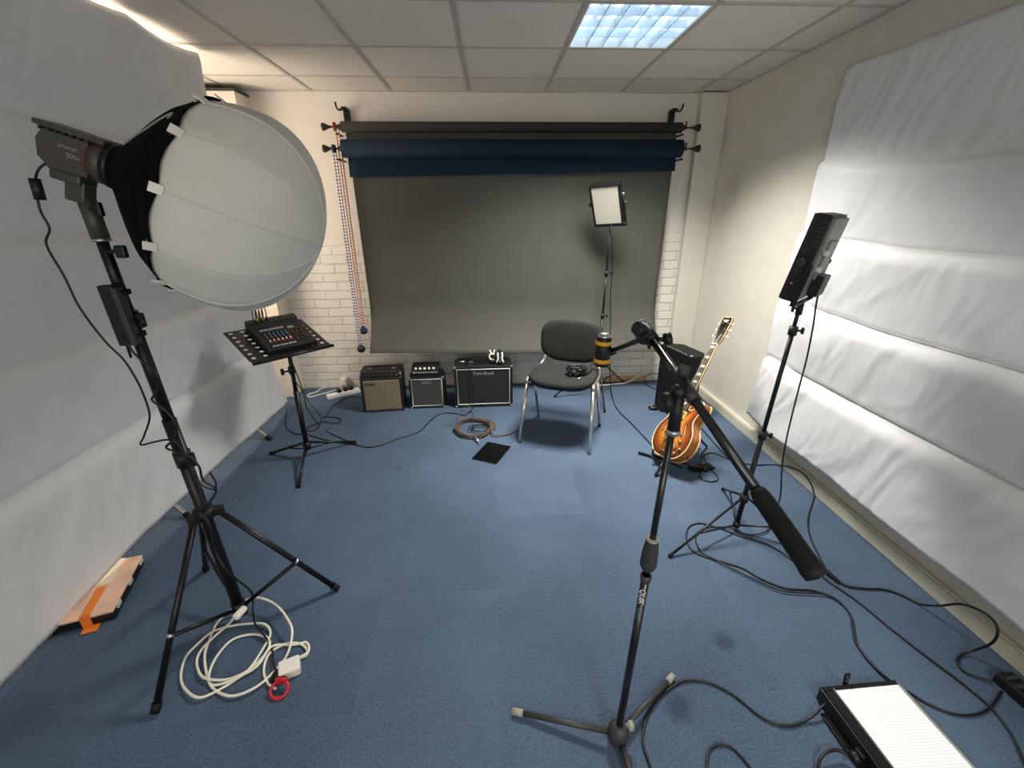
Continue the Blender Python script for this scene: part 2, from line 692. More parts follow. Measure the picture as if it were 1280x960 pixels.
# unseen wall behind the camera, with a wide window added for ambient fill
FX0, FX1, FZ0, FZ1 = -1.5, 1.1, 0.95, 2.15
wfm = MB()
wfm.box(((XL - 0.15 + FX0) / 2, YF - 0.06, 1.3), (FX0 - XL + 0.15, 0.12, 2.6))
wfm.box(((XR + 0.15 + FX1) / 2, YF - 0.06, 1.3), (XR + 0.15 - FX1, 0.12, 2.6))
wfm.box(((FX0 + FX1) / 2, YF - 0.06, FZ0 / 2), (FX1 - FX0, 0.12, FZ0))
wfm.box(((FX0 + FX1) / 2, YF - 0.06, (FZ1 + 2.6) / 2), (FX1 - FX0, 0.12, 2.6 - FZ1))
struct('wall_front', wfm, 'wall')
# left wall with a window opening (hidden behind the hanging sheet, lights the gap beside it)
WY0, WY1, WZ0, WZ1 = 2.0, 3.55, 0.85, 2.25
wl = MB()
wl.box((XL - 0.06, (YF + WY0) / 2, 1.3), (0.12, WY0 - YF, 2.6))
wl.box((XL - 0.06, (WY1 + YB) / 2, 1.3), (0.12, YB - WY1, 2.6))
wl.box((XL - 0.06, (WY0 + WY1) / 2, WZ0 / 2), (0.12, WY1 - WY0, WZ0))
wl.box((XL - 0.06, (WY0 + WY1) / 2, (WZ1 + 2.6) / 2), (0.12, WY1 - WY0, 2.6 - WZ1))
struct('wall_left', wl, 'wall')
wf = MB()
for z in (WZ0 + 0.025, WZ1 - 0.025):
    wf.box((XL - 0.06, (WY0 + WY1) / 2, z), (0.07, WY1 - WY0, 0.05), bevel=0.005)
for y in (WY0 + 0.025, (WY0 + WY1) / 2, WY1 - 0.025):
    wf.box((XL - 0.06, y, (WZ0 + WZ1) / 2), (0.07, 0.05, WZ1 - WZ0 - 0.1), bevel=0.005)
win = struct('window_1', wf, 'window_frame')
gm = bpy.data.materials.new('window_glass')
gm.use_nodes = True
_N, _L = gm.node_tree.nodes, gm.node_tree.links
_N.remove(_N['Principled BSDF'])
_mx = _N.new('ShaderNodeMixShader')
_mx.inputs[0].default_value = 0.08
_tr = _N.new('ShaderNodeBsdfTransparent')
_gl = _N.new('ShaderNodeBsdfGlossy')
_gl.inputs['Roughness'].default_value = 0.02
_L.new(_tr.outputs[0], _mx.inputs[1])
_L.new(_gl.outputs[0], _mx.inputs[2])
_L.new(_mx.outputs[0], _N['Material Output'].inputs['Surface'])
MB().box((XL - 0.06, (WY0 + WY1) / 2, (WZ0 + WZ1) / 2), (0.006, WY1 - WY0 - 0.08, WZ1 - WZ0 - 0.08)).build('pane', gm, win)

wf = MB()  # frame of the added fill window
for z in (FZ0 + 0.025, FZ1 - 0.025):
    wf.box(((FX0 + FX1) / 2, YF - 0.06, z), (FX1 - FX0, 0.07, 0.05), bevel=0.005)
for x in (FX0 + 0.025, FX0 + (FX1 - FX0) / 3, FX0 + (FX1 - FX0) * 2 / 3, FX1 - 0.025):
    wf.box((x, YF - 0.06, (FZ0 + FZ1) / 2), (0.05, 0.07, FZ1 - FZ0 - 0.1), bevel=0.005)
fill_win = struct('added_fill_window', wf, 'window_frame')
MB().box(((FX0 + FX1) / 2, YF - 0.06, (FZ0 + FZ1) / 2), (FX1 - FX0 - 0.08, 0.006, FZ1 - FZ0 - 0.08)).build('pane', gm, fill_win)

# ceiling: 0.6 m lay-in tiles on a metal grid, two tiles are light fittings, the rear one added for ambient fill
GX0, GY0 = -0.135, 2.437
LIGHTS = [(1, 0), (1, -7)]
ct, cb = MB(), MB()
ix0, ix1 = -4, 3
iy0, iy1 = -8, 2
for i in range(ix0, ix1 + 1):
    for j in range(iy0, iy1 + 1):
        if (i, j) in LIGHTS:
            continue
        x0, x1 = max(GX0 + 0.6 * i, XL), min(GX0 + 0.6 * (i + 1), XR)
        y0, y1 = max(GY0 + 0.6 * j, YF), min(GY0 + 0.6 * (j + 1), YB)
        if x1 - x0 > 0.01 and y1 - y0 > 0.01:
            ct.box(((x0 + x1) / 2, (y0 + y1) / 2, ZC + 0.012), (x1 - x0, y1 - y0, 0.016))
for i in range(ix0, ix1 + 1):
    x = GX0 + 0.6 * i
    if XL < x < XR:
        cb.box((x, (YF + YB) / 2, ZC + 0.001), (0.022, YB - YF, 0.006))
for j in range(iy0, iy1 + 2):
    y = GY0 + 0.6 * j
    if YF < y < YB:
        cb.box(((XL + XR) / 2, y, ZC + 0.0012), (XR - XL, 0.022, 0.006))
cb.box(((XL + XR) / 2, YB - 0.009, ZC), (XR - XL, 0.018, 0.008))
cb.box((XR - 0.009, (YF + YB) / 2, ZC), (0.018, YB - YF, 0.008))
struct('ceiling', ct, 'ceiling_tile')
struct('ceiling_grid', cb, 'ceiling_bar')
sl = MB().box(((XL + XR) / 2, (YF + YB) / 2, ZC + 0.22), (XR - XL + 0.3, YB - YF + 0.3, 0.05))
struct('ceiling_slab', sl, 'wall')

# boxed-in pillar (left back corner), boxed pipe (right back corner), skirtings, strip coloured as warm bounce light
struct('trim_1', MB().box((-2.075, 3.925, 1.2), (0.53, 0.21, 2.40), bevel=0.004), 'pillar')
struct('trim_2', MB().box((-2.075, 3.921, 2.408), (0.54, 0.22, 0.014)), 'dark_grey_plastic')
struct('trim_3', MB().box((1.812, 3.995, 1.22), (0.215, 0.07, 2.44), bevel=0.006), 'wall')
struct('warm_bounce_strip', MB().box((1.32, YB - 0.012, 0.028), (0.40, 0.024, 0.056), bevel=0.003), 'warm_bounce')
bs = MB().box((XR - 0.015, (YF + 3.95) / 2, 0.034), (0.03, 3.95 - YF, 0.068), bevel=0.002)
bs.box((XR - 0.012, (YF + 3.95) / 2, 0.073), (0.024, 3.95 - YF, 0.010), bevel=0.004)
struct('baseboard_right', bs, 'skirting')

# ------------------------------------------------------------------ ceiling lights
blade_m = mat('louvre_aluminium', (214, 226, 234), 0.35, 0.4)
refl_m = mat('light_housing_white', (235, 238, 240), 0.5)
tube_m = mat('fluorescent_tube', (240, 248, 255), 0.5, emit=(214, 236, 255), estr=3.0)
for n, (i, j) in enumerate(LIGHTS):
    x0, y0 = GX0 + 0.6 * i, GY0 + 0.6 * j
    cx, cyy = x0 + 0.3, y0 + 0.3
    lt = thing('ceiling_light', ['square recessed fluorescent ceiling light with louvres, above the room by the back wall',
                                 'square recessed ceiling light added unseen behind the camera for ambient fill'][n], 'ceiling light', (cx, cyy, ZC))
    h = MB()
    h.box((cx, cyy, ZC + 0.105), (0.58, 0.58, 0.006))
    for s in (-1, 1):
        h.box((cx + s * 0.287, cyy, ZC + 0.052), (0.006, 0.58, 0.106))
        h.box((cx, cyy + s * 0.287, ZC + 0.052), (0.58, 0.006, 0.106))
    h.build('housing', refl_m, lt)
    f = MB()
    for s in (-1, 1):
        f.box((cx + s * 0.287, cyy, ZC + 0.002), (0.014, 0.588, 0.008), bevel=0.002)
        f.box((cx, cyy + s * 0.287, ZC + 0.002), (0.588, 0.014, 0.008), bevel=0.002)
    f.build('frame', 'white_plastic', lt)
    for k in range(5):
        MB().box((cx - 0.28 + 0.56 * (k + 1) / 6, cyy, ZC + 0.022), (0.004, 0.56, 0.040)).build('louvre_blade', blade_m, lt)
    for k in range(3):
        MB().box((cx, cyy - 0.28 + 0.56 * (k + 1) / 4, ZC + 0.022), (0.56, 0.003, 0.034)).build('louvre_blade', blade_m, lt)
    for k in range(4):
        xx = cx - 0.21 + 0.14 * k
        MB().cyl((xx, cyy - 0.27, ZC + 0.078), (xx, cyy + 0.27, ZC + 0.078), 0.013).build('tube', tube_m, lt)
    a = bpy.data.lights.new('fluorescent_glow', 'AREA')
    a.shape = 'RECTANGLE'
    a.size = a.size_y = 0.54
    a.spread = math.radians(LSPREAD)
    a.energy = LPOW[n]
    a.color = LCOL
    al = bpy.data.objects.new('fluorescent_glow', a)
    COL.objects.link(al)
    al.location = (cx, cyy, ZC - 0.004)

a = bpy.data.lights.new('daylight_and_fill', 'AREA')
a.shape = 'RECTANGLE'
a.size, a.size_y = WY1 - WY0, WZ1 - WZ0
a.energy = WPOW
a.color = (1.0, 0.83, 0.66)
al = bpy.data.objects.new('daylight_and_fill', a)
COL.objects.link(al)
al.location = (XL - 0.25, (WY0 + WY1) / 2, (WZ0 + WZ1) / 2)
al.rotation_euler = (0, -PI / 2, 0)      # shines into the room (+x)

a = bpy.data.lights.new('daylight_and_fill', 'AREA')  # fill lamp outside the added window behind the camera
a.shape = 'RECTANGLE'
a.size, a.size_y = FX1 - FX0, FZ1 - FZ0
a.energy = FILL_POW
a.color = (1.0, 0.97, 0.93)
al = bpy.data.objects.new('daylight_and_fill', a)
COL.objects.link(al)
al.location = ((FX0 + FX1) / 2, YF - 0.22, (FZ0 + FZ1) / 2)
al.rotation_euler = (PI / 2, 0, 0)       # shines into the room (+y)

wd = bpy.data.worlds.new('world')
scene.world = wd
wd.use_nodes = True
wd.node_tree.nodes['Background'].inputs[0].default_value = (0.85, 0.9, 1.0, 1)
wd.node_tree.nodes['Background'].inputs[1].default_value = 0.4


# ------------------------------------------------------------------ hanging sheets
def interp(tab, y):
    if y <= tab[0][0]:
        return tab[0][1]
    for (a, fa), (b, fb) in zip(tab, tab[1:]):
        if y <= b:
            t = (y - a) / (b - a)
            t = t * t * (3 - 2 * t)
            return fa + (fb - fa) * t
    return tab[-1][1]


def sheet(name, label, zs_fn, x_fn, edge_fn, ynear, bulge, sgn, seed, wr):
    """a gathered sheet: tied along level seams, each band sagging out between them"""
    mb = MB()
    NB = 5
    NV = 22
    NU = 260

    def fn(u, v):
        t = v * NB
        b = min(int(t), NB - 1)
        t = t - b
        yq = ynear + (3.2 - ynear) * u
        zs = zs_fn(yq)
        z = zs[b] + (zs[b + 1] - zs[b]) * t
        ye = edge_fn(z)
        y = ynear + (ye - ynear) * u
        zs = zs_fn(y)
        z0, z1 = zs[b], zs[b + 1]
        z = z0 + (z1 - z0) * t
        x = x_fn(z, y)
        tt = t ** 0.62
        # a short rounded lip under each seam, then a long slack fall back to the next one
        lip = min(1.0, t / 0.16)
        lip = math.sqrt(max(0.0, 1 - (1 - lip) ** 2))
        sh = lip * (1 - (0.12 if b == NB - 1 else 0.78) * max(0.0, (t - 0.1) / 0.9) ** 1.5)
        edge = min(1.0, 0.45 + (1 - u) * 6.0)
        d = bulge[b] * sh * edge
        # the belly hangs a little below its own seam
        # gathers and pulls in the cotton
        q = V((y * 2.2 + z * 1.6 * sgn, z * 1.1 - y * 0.4, seed))
        w1 = noise.noise(q * 2.0)
        w2 = noise.noise(V((y * 7 + z * 4.5 * sgn + w1 * 1.6, z * 1.3 - y * 0.5, seed + 3 + b)))
        w3 = noise.noise(V((y * 24 + z * 9 * sgn + w1 * 3, z * 3.0, seed + 9)))
        w4 = noise.noise(V((y * 46 + z * 14 * sgn + w1 * 4, z * 5.0 - y * 2, seed + 17)))
        fall = 0.25 + 0.75 * sh
        grow = 0.55 + 0.45 * min(1, max(0, (1.9 - z) / 1.4))
        d += (0.006 * w1 + 0.0055 * (1 - abs(w2) * 2.2) + 0.0026 * w3 + 0.0016 * w4) * fall * grow * wr
        if b == 0:
            d += wr * 0.004 * w3
        return V((x - sgn * d, y, z))

    mb.grid(fn, NU, NV * NB)
    o = mb.build(name, 'cloth')
    tag(o, label, 'sheet')
    so = o.modifiers.new('thickness', 'SOLIDIFY')
    so.thickness = 0.003
    return o


def zl(y):
    hem = interp([(0.8, 0.02), (1.15, 0.03), (1.9, 0.085), (2.6, 0.085), (3.1, 0.07), (3.6, 0.045)], y)
    # the top edge dips between the points where it is pinned to the ceiling
    ph = ((y - 2.60) / 0.54) % 1.0
    dip = 0.026 * math.sin(PI * ph)
    return [2.436 - dip, 1.93, 1.49, 1.035, 0.595, hem]


def xl(z, y):
    return interp([(0.0, -1.80), (0.6, -1.80), (1.9, -1.79), (2.2, -1.70), (2.45, -1.655)], z)


sheet('hanging_sheet', 'white cotton sheet hung in sagging bands down the left wall behind the round lantern', zl, xl,
      lambda z: interp([(0.0, 3.60), (0.5, 3.46), (1.5, 3.27), (2.2, 3.22), (2.45, 3.14)], z), -0.6, [0.015, 0.052, 0.056, 0.058, 0.050], -1, 11.0, 0.8)


def zr(y):
    k = interp([(0.4, 0.02), (1.2, 0.01), (1.9, 0.0), (2.3, 0.02), (2.65, 0.065)], y)
    hem = interp([(0.9, 0.212), (1.5, 0.222), (2.15, 0.222), (2.75, 0.212)], y) + 0.006 * math.sin(y * 7.0)
    return [2.255 + 0.3 * k, 1.765 + k, 1.40 + 0.9 * k, 1.03 + 0.7 * k, 0.65 + 0.2 * k, hem]


sheet('hanging_sheet', 'white cotton sheet hung in puffed bands down the right wall behind the edge-on light panel', zr,
      lambda z, y: interp([(0.0, 1.862), (0.6, 1.862), (1.9, 1.885), (2.3, 1.90)], z),
      lambda z: interp([(0.1, 2.80), (0.6, 2.74), (1.1, 2.71), (1.8, 2.65), (2.3, 2.665)], z), -0.6, [0.006, 0.062, 0.068, 0.072, 0.070], 1, 4.0, 1.25)

# ------------------------------------------------------------------ backdrop rollers
RX0, RX1 = -1.10, 1.54


def bell(mb, p, dx):
    mb.lathe(p, (dx, 0, 0), [(0, 0.0), (0, 0.006), (0.04, 0.006), (0.07, 0.012), (0.10, 0.026), (0.115, 0.028), (0.12, 0.02), (0.12, 0.0)], 16)


def roll_parts(root, y, z, r, paper):
    MB().cyl((RX0, y, z), (RX1, y, z), r, seg=40).build('roll', paper, root)
    for x, dx in ((RX0, -1), (RX1, 1)):
        pl = MB().lathe((x, y, z), (dx, 0, 0), [(0, 0), (0, r * 0.75), (0.02, 0.018), (0.035, 0.014), (0.035, 0)], 20)
        e = pl.build('end_plug', 'black_plastic', root)
        k = MB()
        bell(k, (x + dx * 0.03, y, z), dx)
        k.build('knob', 'cone_brown' if dx < 0 else 'black_plastic', e)
        if dx > 0:
            MB().cyl((x + 0.035, y, z + 0.01), (x + 0.035, y, z + 0.045), 0.006).build('screw', 'black_metal', e)


def chain_mat(name, c1, c2, sc):
    m = mat(name, c1, 0.5)
    nt = m.node_tree
    N, L = nt.nodes, nt.links
    tc = N.new('ShaderNodeTexCoord')
    w = N.new('ShaderNodeTexWave')
    w.bands_direction = 'Z'
    w.inputs['Scale'].default_value = sc
    L.new(tc.outputs['Object'], w.inputs['Vector'])
    r = N.new('ShaderNodeValToRGB')
    r.color_ramp.interpolation = 'CONSTANT'
    r.color_ramp.elements[0].color = (*lin(c1), 1)
    r.color_ramp.elements[1].position = 0.5
    r.color_ramp.elements[1].color = (*lin(c2), 1)
    L.new(w.outputs['Fac'], r.inputs['Fac'])
    L.new(r.outputs['Color'], N['Principled BSDF'].inputs['Base Color'])
    return m


M['chain_a'] = chain_mat('orange_white_chain', (222, 112, 72), (236, 200, 180), 13)
M['chain_b'] = chain_mat('blue_white_chain', (48, 50, 112), (230, 222, 226), 13)


def beaded(mb, x, y, z0, z1):
    n = int((z1 - z0) / 0.012)
    mb.tube([(x, y, z0 + (z1 - z0) * k / (2 * n)) for k in range(2 * n + 1)], lambda t, n=n: 0.0040 + 0.0040 * abs(math.sin(PI * t * n)), 6, smooth=False)


BZ1, BY1 = 2.185, 3.895
g = thing('backdrop_roll', 'grey paper backdrop on the top roller, hanging nearly to the floor behind the chair', 'backdrop', (0.2, BY1, BZ1))
roll_parts(g, BY1, BZ1, 0.037, 'backdrop_dark')
sl_, sr_ = FY(463, 441, 3.735), FY(822, 439, 3.735)


def grey_sheet(u, v):
    zt = BZ1
    xb = sl_.x + (sr_.x - sl_.x) * u
    xt = (RX0 + 0.02) + (RX1 - 0.04 - RX0) * u
    zb = sl_.z + (sr_.z - sl_.z) * u
    z = zt + (zb - zt) * v
    c = max(0.0, (v - 0.77) / 0.23)
    return V((xt + (xb - xt) * v, BY1 + 0.037 - 0.215 * c ** 1.9 + 0.002 * math.sin(u * 9), z))


o = MB().grid(grey_sheet, 60, 60).build('backdrop_sheet', 'backdrop_grey', g)
o.modifiers.new('thickness', 'SOLIDIFY').thickness = 0.002
ch = MB()
cxa = RX0 - 0.055
for dx in (-0.010, 0.012):
    beaded(ch, cxa + 0.02 + dx, BY1 - 0.005, 0.62, BZ1)
c = ch.build('chain', 'chain_a', g)
MB().lathe((RX0 - 0.045, BY1, BZ1), (-1, 0, 0), [(0, 0), (0, 0.03), (0.008, 0.034), (0.016, 0.03), (0.016, 0)], 20).build('drive_disc', 'orange_disc', c)
MB().lathe((cxa + 0.02, BY1 - 0.005, 0.565), (0, 0, 1), [(0, 0), (0, 0.02), (0.015, 0.032), (0.04, 0.034), (0.055, 0.02), (0.07, 0.012), (0.07, 0)], 16).build('chain_weight', 'weight_blue', c)

BZ2, BY2 = 2.032, 3.85
g = thing('backdrop_roll', 'navy blue paper backdrop on the lower roller, rolled up with a short drop', 'backdrop', (0.2, BY2, BZ2))
roll_parts(g, BY2, BZ2, 0.064, 'backdrop_blue')
bl, brr = FY(433, 222, BY2 + 0.06), FY(843, 214, BY2 + 0.06)


def blue_sheet(u, v):
    zb = bl.z + (brr.z - bl.z) * u
    return V((RX0 + 0.015 + (RX1 - RX0 - 0.03) * u, BY2 + 0.062 - 0.02 * v, BZ2 + (zb - BZ2) * v))


o = MB().grid(blue_sheet, 40, 10).build('backdrop_sheet', 'backdrop_blue', g)
o.modifiers.new('thickness', 'SOLIDIFY').thickness = 0.002
ch = MB()
for dx in (-0.010, 0.010):
    beaded(ch, cxa - 0.014 + dx, BY2 + 0.01, 0.46, BZ2)
c = ch.build('chain', 'chain_b', g)
MB().lathe((RX0 - 0.055, BY2, BZ2), (-1, 0, 0), [(0, 0), (0, 0.026), (0.012, 0.03), (0.024, 0.026), (0.024, 0)], 20).build('drive_disc', 'weight_blue', c)
MB().lathe((cxa - 0.014, BY2 + 0.01, 0.405), (0, 0, 1), [(0, 0), (0, 0.02), (0.015, 0.034), (0.04, 0.034), (0.055, 0.02), (0.07, 0.012), (0.07, 0)], 16).build('chain_weight', 'black_plastic', c)

for x, dx, nm in ((RX0 + 0.02, -1, 'left'), (RX1 - 0.05, 1, 'right')):
    b = thing('wall_bracket', 'black hooked wall bracket carrying the %s ends of the backdrop rollers' % nm, 'bracket', (x, YB, 2.05))
    p = MB()
    p.box((x, YB - 0.02, 2.09), (0.045, 0.036, 0.46), bevel=0.003)
    p.build('wall_plate', 'black_metal', b)
    k = MB()
    for z, y1, zt in ((2.316, 3.93, 2.355),):
        k.box((x, (YB + y1) / 2, z), (0.04, YB - y1, 0.02), bevel=0.002)
        k.tube([(x, y1 + 0.01, z), (x + dx * 0.035, y1 + 0.005, z - 0.012), (x + dx * 0.052, y1, z + 0.01), (x + dx * 0.055, y1, zt)], 0.007, 6)
    k.build('hook', 'black_metal', b)
    for z, y1 in ((BZ1 - 0.048, BY1), (BZ2 - 0.075, BY2)):
        MB().box((x + dx * 0.06, (YB - 0.03 + y1) / 2, z), (0.02, YB - 0.03 - y1 + 0.03, 0.012), bevel=0.002).build('arm', 'black_metal', b)

# ================================================================== KEY LIGHT
def tri_leg(name, hub, foot, r, parent, mt='black_metal', cap='black_rubber', capr=1.35, capl=0.03):
    hub, foot = V(hub), V(foot)
    d = (hub - foot).normalized()
    f = foot + V((0, 0, r * 0.9))
    leg = MB().cyl(hub, f + d * capl * 0.7, r, seg=14).build(name, mt, parent)
    MB().cyl(f + d * capl, f, r * capr, r * capr * 0.95, seg=14).build('foot', cap, leg)
    return leg


B, T = V((-1.055, 1.40, 0.05)), V((-1.144, 1.42, 1.60))


def on(z, B=B, T=T):
    return B + (T - B) * ((z - B.z) / (T.z - B.z))


PD = (T - B).normalized()
st = thing('light_stand', 'tall black tripod stand holding up the grey studio lamp and round lantern', 'light stand', (-1.06, 1.40, 0))
MB().cyl(B, on(0.92), 0.021).build('pole', 'black_metal', st)
MB().cyl(on(0.90), on(1.30), 0.0175).build('pole', 'black_metal', st)
MB().cyl(on(1.28), on(1.535), 0.0155).build('pole', 'black_metal', st)
for z, k in ((0.74, 0.027), (1.235, 0.025)):
    c = MB().cyl(on(z), on(z + 0.055), k).box(on(z + 0.028) + V((0.026, -0.006, 0)), (0.03, 0.022, 0.045), bevel=0.004).build('clamp_collar', 'black_plastic', st)
    p = on(z + 0.028) + V((0.035, -0.014, 0))
    MB().cyl(p, p + V((0.024, -0.018, 0)), 0.006).cyl(p + V((0.02, -0.015, -0.014)), p + V((0.02, -0.015, 0.016)), 0.006).build('knob', 'black_plastic', c)
hub = on(0.535)
MB().cyl(on(0.515), on(0.555), 0.034, seg=24).build('hub', 'black_plastic', st)
feet = [FZ(195, 893), FZ(422, 738), FZ(258, 714)]
for f in feet:
    dr = (V((f.x, f.y, 0)) - V((hub.x, hub.y, 0))).normalized()
    h = hub + dr * 0.045
    MB().box(hub + dr * 0.04, (0.05, 0.024, 0.034), Matrix.Rotation(math.atan2(dr.y, dr.x), 3, 'Z'), bevel=0.004).build('hinge', 'black_plastic', st)
    tri_leg('leg', h, f, 0.0115, st)
    m = lerp(h, f + V((0, 0, 0.01)), 0.62)
    low = on(0.075) + dr * 0.018
    b = MB().tube([m, low], 0.0085, 8, smooth=False).build('brace', 'black_metal', st)
    MB().sphere(m + V((0, 0, 0.003)), 0.0125, 10).build('rivet', 'silver', b)
MB().cyl(B - PD * 0.01, on(0.10), 0.026).build('lower_hub', 'black_plastic', st)

# lamp head
Lf = V((-1.045, 1.43, 1.695))
AX = V((0.492, 0.12, -0.223)).normalized()       # where the lantern points
LX = V((0.185, 0.012, -0.064)).normalized()      # body axis as seen
up = V((0, 0, 1))
LS = LX.cross(up).normalized()                    # side, towards the camera
LU = LS.cross(LX).normalized()
RB = Matrix((LX, LS, LU)).transposed()            # columns: axis, side, up
lamp = thing('studio_light', 'grey studio lamp head on top of the tall tripod, tipped towards the lantern', 'studio light', (T.x, T.y, 1.60))
Lc = Lf - LX * 0.10
bd = MB()
prof = [(-0.054, -0.026), (-0.058, 0.018), (-0.044, 0.044), (0.062, 0.044), (0.062, -0.046), (-0.028, -0.046)]
bd.prism([(x, z) for x, z in prof][::-1], -0.046, 0.046, RB @ Matrix(((1, 0, 0), (0, 0, 1), (0, 1, 0))), Lc, bevel=0.008)
body = bd.build('body', 'lamp_grey', lamp)
fin = MB().box(Lc + LX * 0.012 + LU * 0.056, (0.165, 0.085, 0.014), RB, bevel=0.004)
for k in range(7):
    fin.box(Lc + LX * (-0.055 + 0.018 * k) + LU * 0.047, (0.004, 0.08, 0.014), RB)
fin.build('top_fin_plate', 'lamp_grey', lamp)
MB().cyl(Lf - LX * 0.042, Lf - LX * 0.004, 0.056, seg=28).build('front_ring', 'lamp_grey', lamp)
MB().cyl(Lf - LX * 0.047, Lf - LX * 0.041, 0.0555, seg=28).build('red_ring', 'lamp_red', lamp)
MB().cyl(Lf - LX * 0.006, Lf + LX * 0.012, 0.060, seg=28).build('mount_ring', 'black_metal', lamp)
sd = LS * (0.047 if LS.y < 0 else -0.047)
text_part('lettering', 'amaran', 0.0165, 'lamp_print', body, LX, LU, Lc + sd - LX * 0.008 + LU * 0.012)
text_part('lettering', '200x', 0.0165, 'lamp_print', body, LX, LU, Lc + sd + LX * 0.012 - LU * 0.008)
yk = MB()
yk.box(Lc + LX * 0.0 - LU * 0.062, (0.075, 0.07, 0.03), RB, bevel=0.006)
yk.cyl(on(1.50), on(1.615), 0.023)
yk.box(lerp(on(1.61), Lc - LU * 0.07, 0.45), (0.05, 0.05, 0.06), RB, bevel=0.006)
y_ = yk.build('yoke', 'lamp_grey', lamp)
MB().cyl(on(1.497), on(1.505), 0.024).build('collar_ring', 'silver', y_)
kp = on(1.585) + V((0.02, -0.02, 0))
MB().cyl(kp, kp + V((0.036, -0.016, 0)), 0.007).box(kp + V((0.036, -0.016, 0)), (0.012, 0.016, 0.038), bevel=0.004).build('tilt_handle', 'black_plastic', y_)
kp = on(1.47) + V((0.018, -0.012, 0))
MB().cyl(kp, kp + V((0.04, -0.012, 0)), 0.006).box(kp + V((0.044, -0.012, 0)), (0.030, 0.018, 0.036), bevel=0.005).build('clamp_knob', 'black_plastic', y_)

# lantern softbox
lan = thing('lantern_softbox', 'big round white fabric lantern with black skirt on the studio lamp', 'lantern', tuple(Lf))
u_ = AX.cross(up).normalized()
w_ = AX.cross(u_).normalized()
LR = Matrix((u_, w_, AX)).transposed()
SC, SL, SR = 0.32, 0.553 - 0.32, 0.30
SE = 0.185                                         # where skirt meets globe


def gr(s):
    if s >= SC:
        t = (s - SC) / SL
        return SR * math.sqrt(max(0.0, 1 - t * t))
    t = (s - SC) / 0.26
    return SR * math.sqrt(max(0.0, 1 - 0.62 * t * t))


PH = math.radians(-3)
NG = 12


def gore(a, s):
    k = abs(math.sin((a - PH) * NG / 2))
    return 1.0 - 0.022 * (k ** 2)


gp = [(SE + (SC - SE) * k / 6, gr(SE + (SC - SE) * k / 6)) for k in range(6)]
gp += [(SC + SL * math.sin(PI / 2 * k / 22), SR * math.cos(PI / 2 * k / 22)) for k in range(23)]
gp[-1] = (SC + SL, 0)
gb = MB().lathe(Lf, AX, gp, 128, gore, LR)
globe = gb.build('globe', 'lantern', lan)
for k in range(NG):
    a = PH + 2 * PI * k / NG
    pts = [Lf + LR @ V((r * math.cos(a), r * math.sin(a), s)) * 1.0 for s, r in gp]
    MB().tube(pts, 0.0030, 5, smooth=False).build('seam', 'lantern', globe)
MB().lathe(Lf + AX * (SC + SL - 0.004), AX, [(0, 0), (0, 0.016), (0.006, 0.014), (0.009, 0)], 16, None, LR).build('end_cap', 'lantern', globe)
sk = [(0.0, 0.058), (0.018, 0.070), (0.05, 0.118), (0.09, 0.176), (0.13, 0.226), (0.165, 0.256), (0.20, gr(0.20) + 0.006)]


def skirt_mod(a, s):
    k = abs(math.sin((a - PH) * NG / 2))
    return 1.0 - 0.045 * (k ** 2) * min(1, s / 0.1) * (1 if s < 0.16 else max(0.35, (0.20 - s) / 0.04))


sm = MB()
n = 144
rings = []
for q_ in catmull([V((a_, b_, 0)) for a_, b_ in sk], 4):
    s, r = q_.x, q_.y
    ring = []
    for i in range(n):
        a = 2 * PI * i / n
        k = abs(math.sin((a - PH) * NG / 2))
        sc = s - 0.012 * (k ** 1.5) * (s / 0.20) ** 3
        rr = r * skirt_mod(a, s)
        ring.append(sm.bm.verts.new(Lf + LR @ V((rr * math.cos(a), rr * math.sin(a), sc))))
    rings.append(ring)
for a, b in zip(rings, rings[1:]):
    for i in range(n):
        j = (i + 1) % n
        sm.bm.faces.new([a[i], a[j], b[j], b[i]]).smooth = True
skirt = sm.build('skirt', 'skirt', lan)
skirt.modifiers.new('thickness', 'SOLIDIFY').thickness = 0.002
for k in range(NG):
    a = PH + 2 * PI * k / NG
    s = 0.198
    r = gr(s) + 0.010
    p = Lf + LR @ V((r * math.cos(a), r * math.sin(a), s))
    out = (LR @ V((math.cos(a), math.sin(a), 0.25))).normalized()
    tg = (LR @ V((-math.sin(a), math.cos(a), 0)))
    ax_ = tg.cross(out)
    MB().box(p, (0.024, 0.030, 0.004), Matrix((tg, ax_, out)).transposed(), bevel=0.001).build('tab', 'white_plastic', lan)
# pale logo strip on the skirt's upper panel
a = PH + 2 * PI * LOGO_K / NG
lp = []
for s, da in [(0.045, 0.10), (0.07, 0.06), (0.10, 0.02), (0.125, -0.04), (0.150, -0.10), (0.148, -0.01)]:
    for (s0, r0), (s1, r1) in zip(sk, sk[1:]):
        if s0 <= s <= s1:
            r = r0 + (r1 - r0) * (s - s0) / (s1 - s0)
    aa = a + PI / NG + da
    rr = r * skirt_mod(aa, s) + 0.005
    lp.append(Lf + LR @ V((rr * math.cos(aa), rr * math.sin(aa), s)))
MB().tube(lp, 0.0028, 6).build('logo', 'lamp_print', skirt)

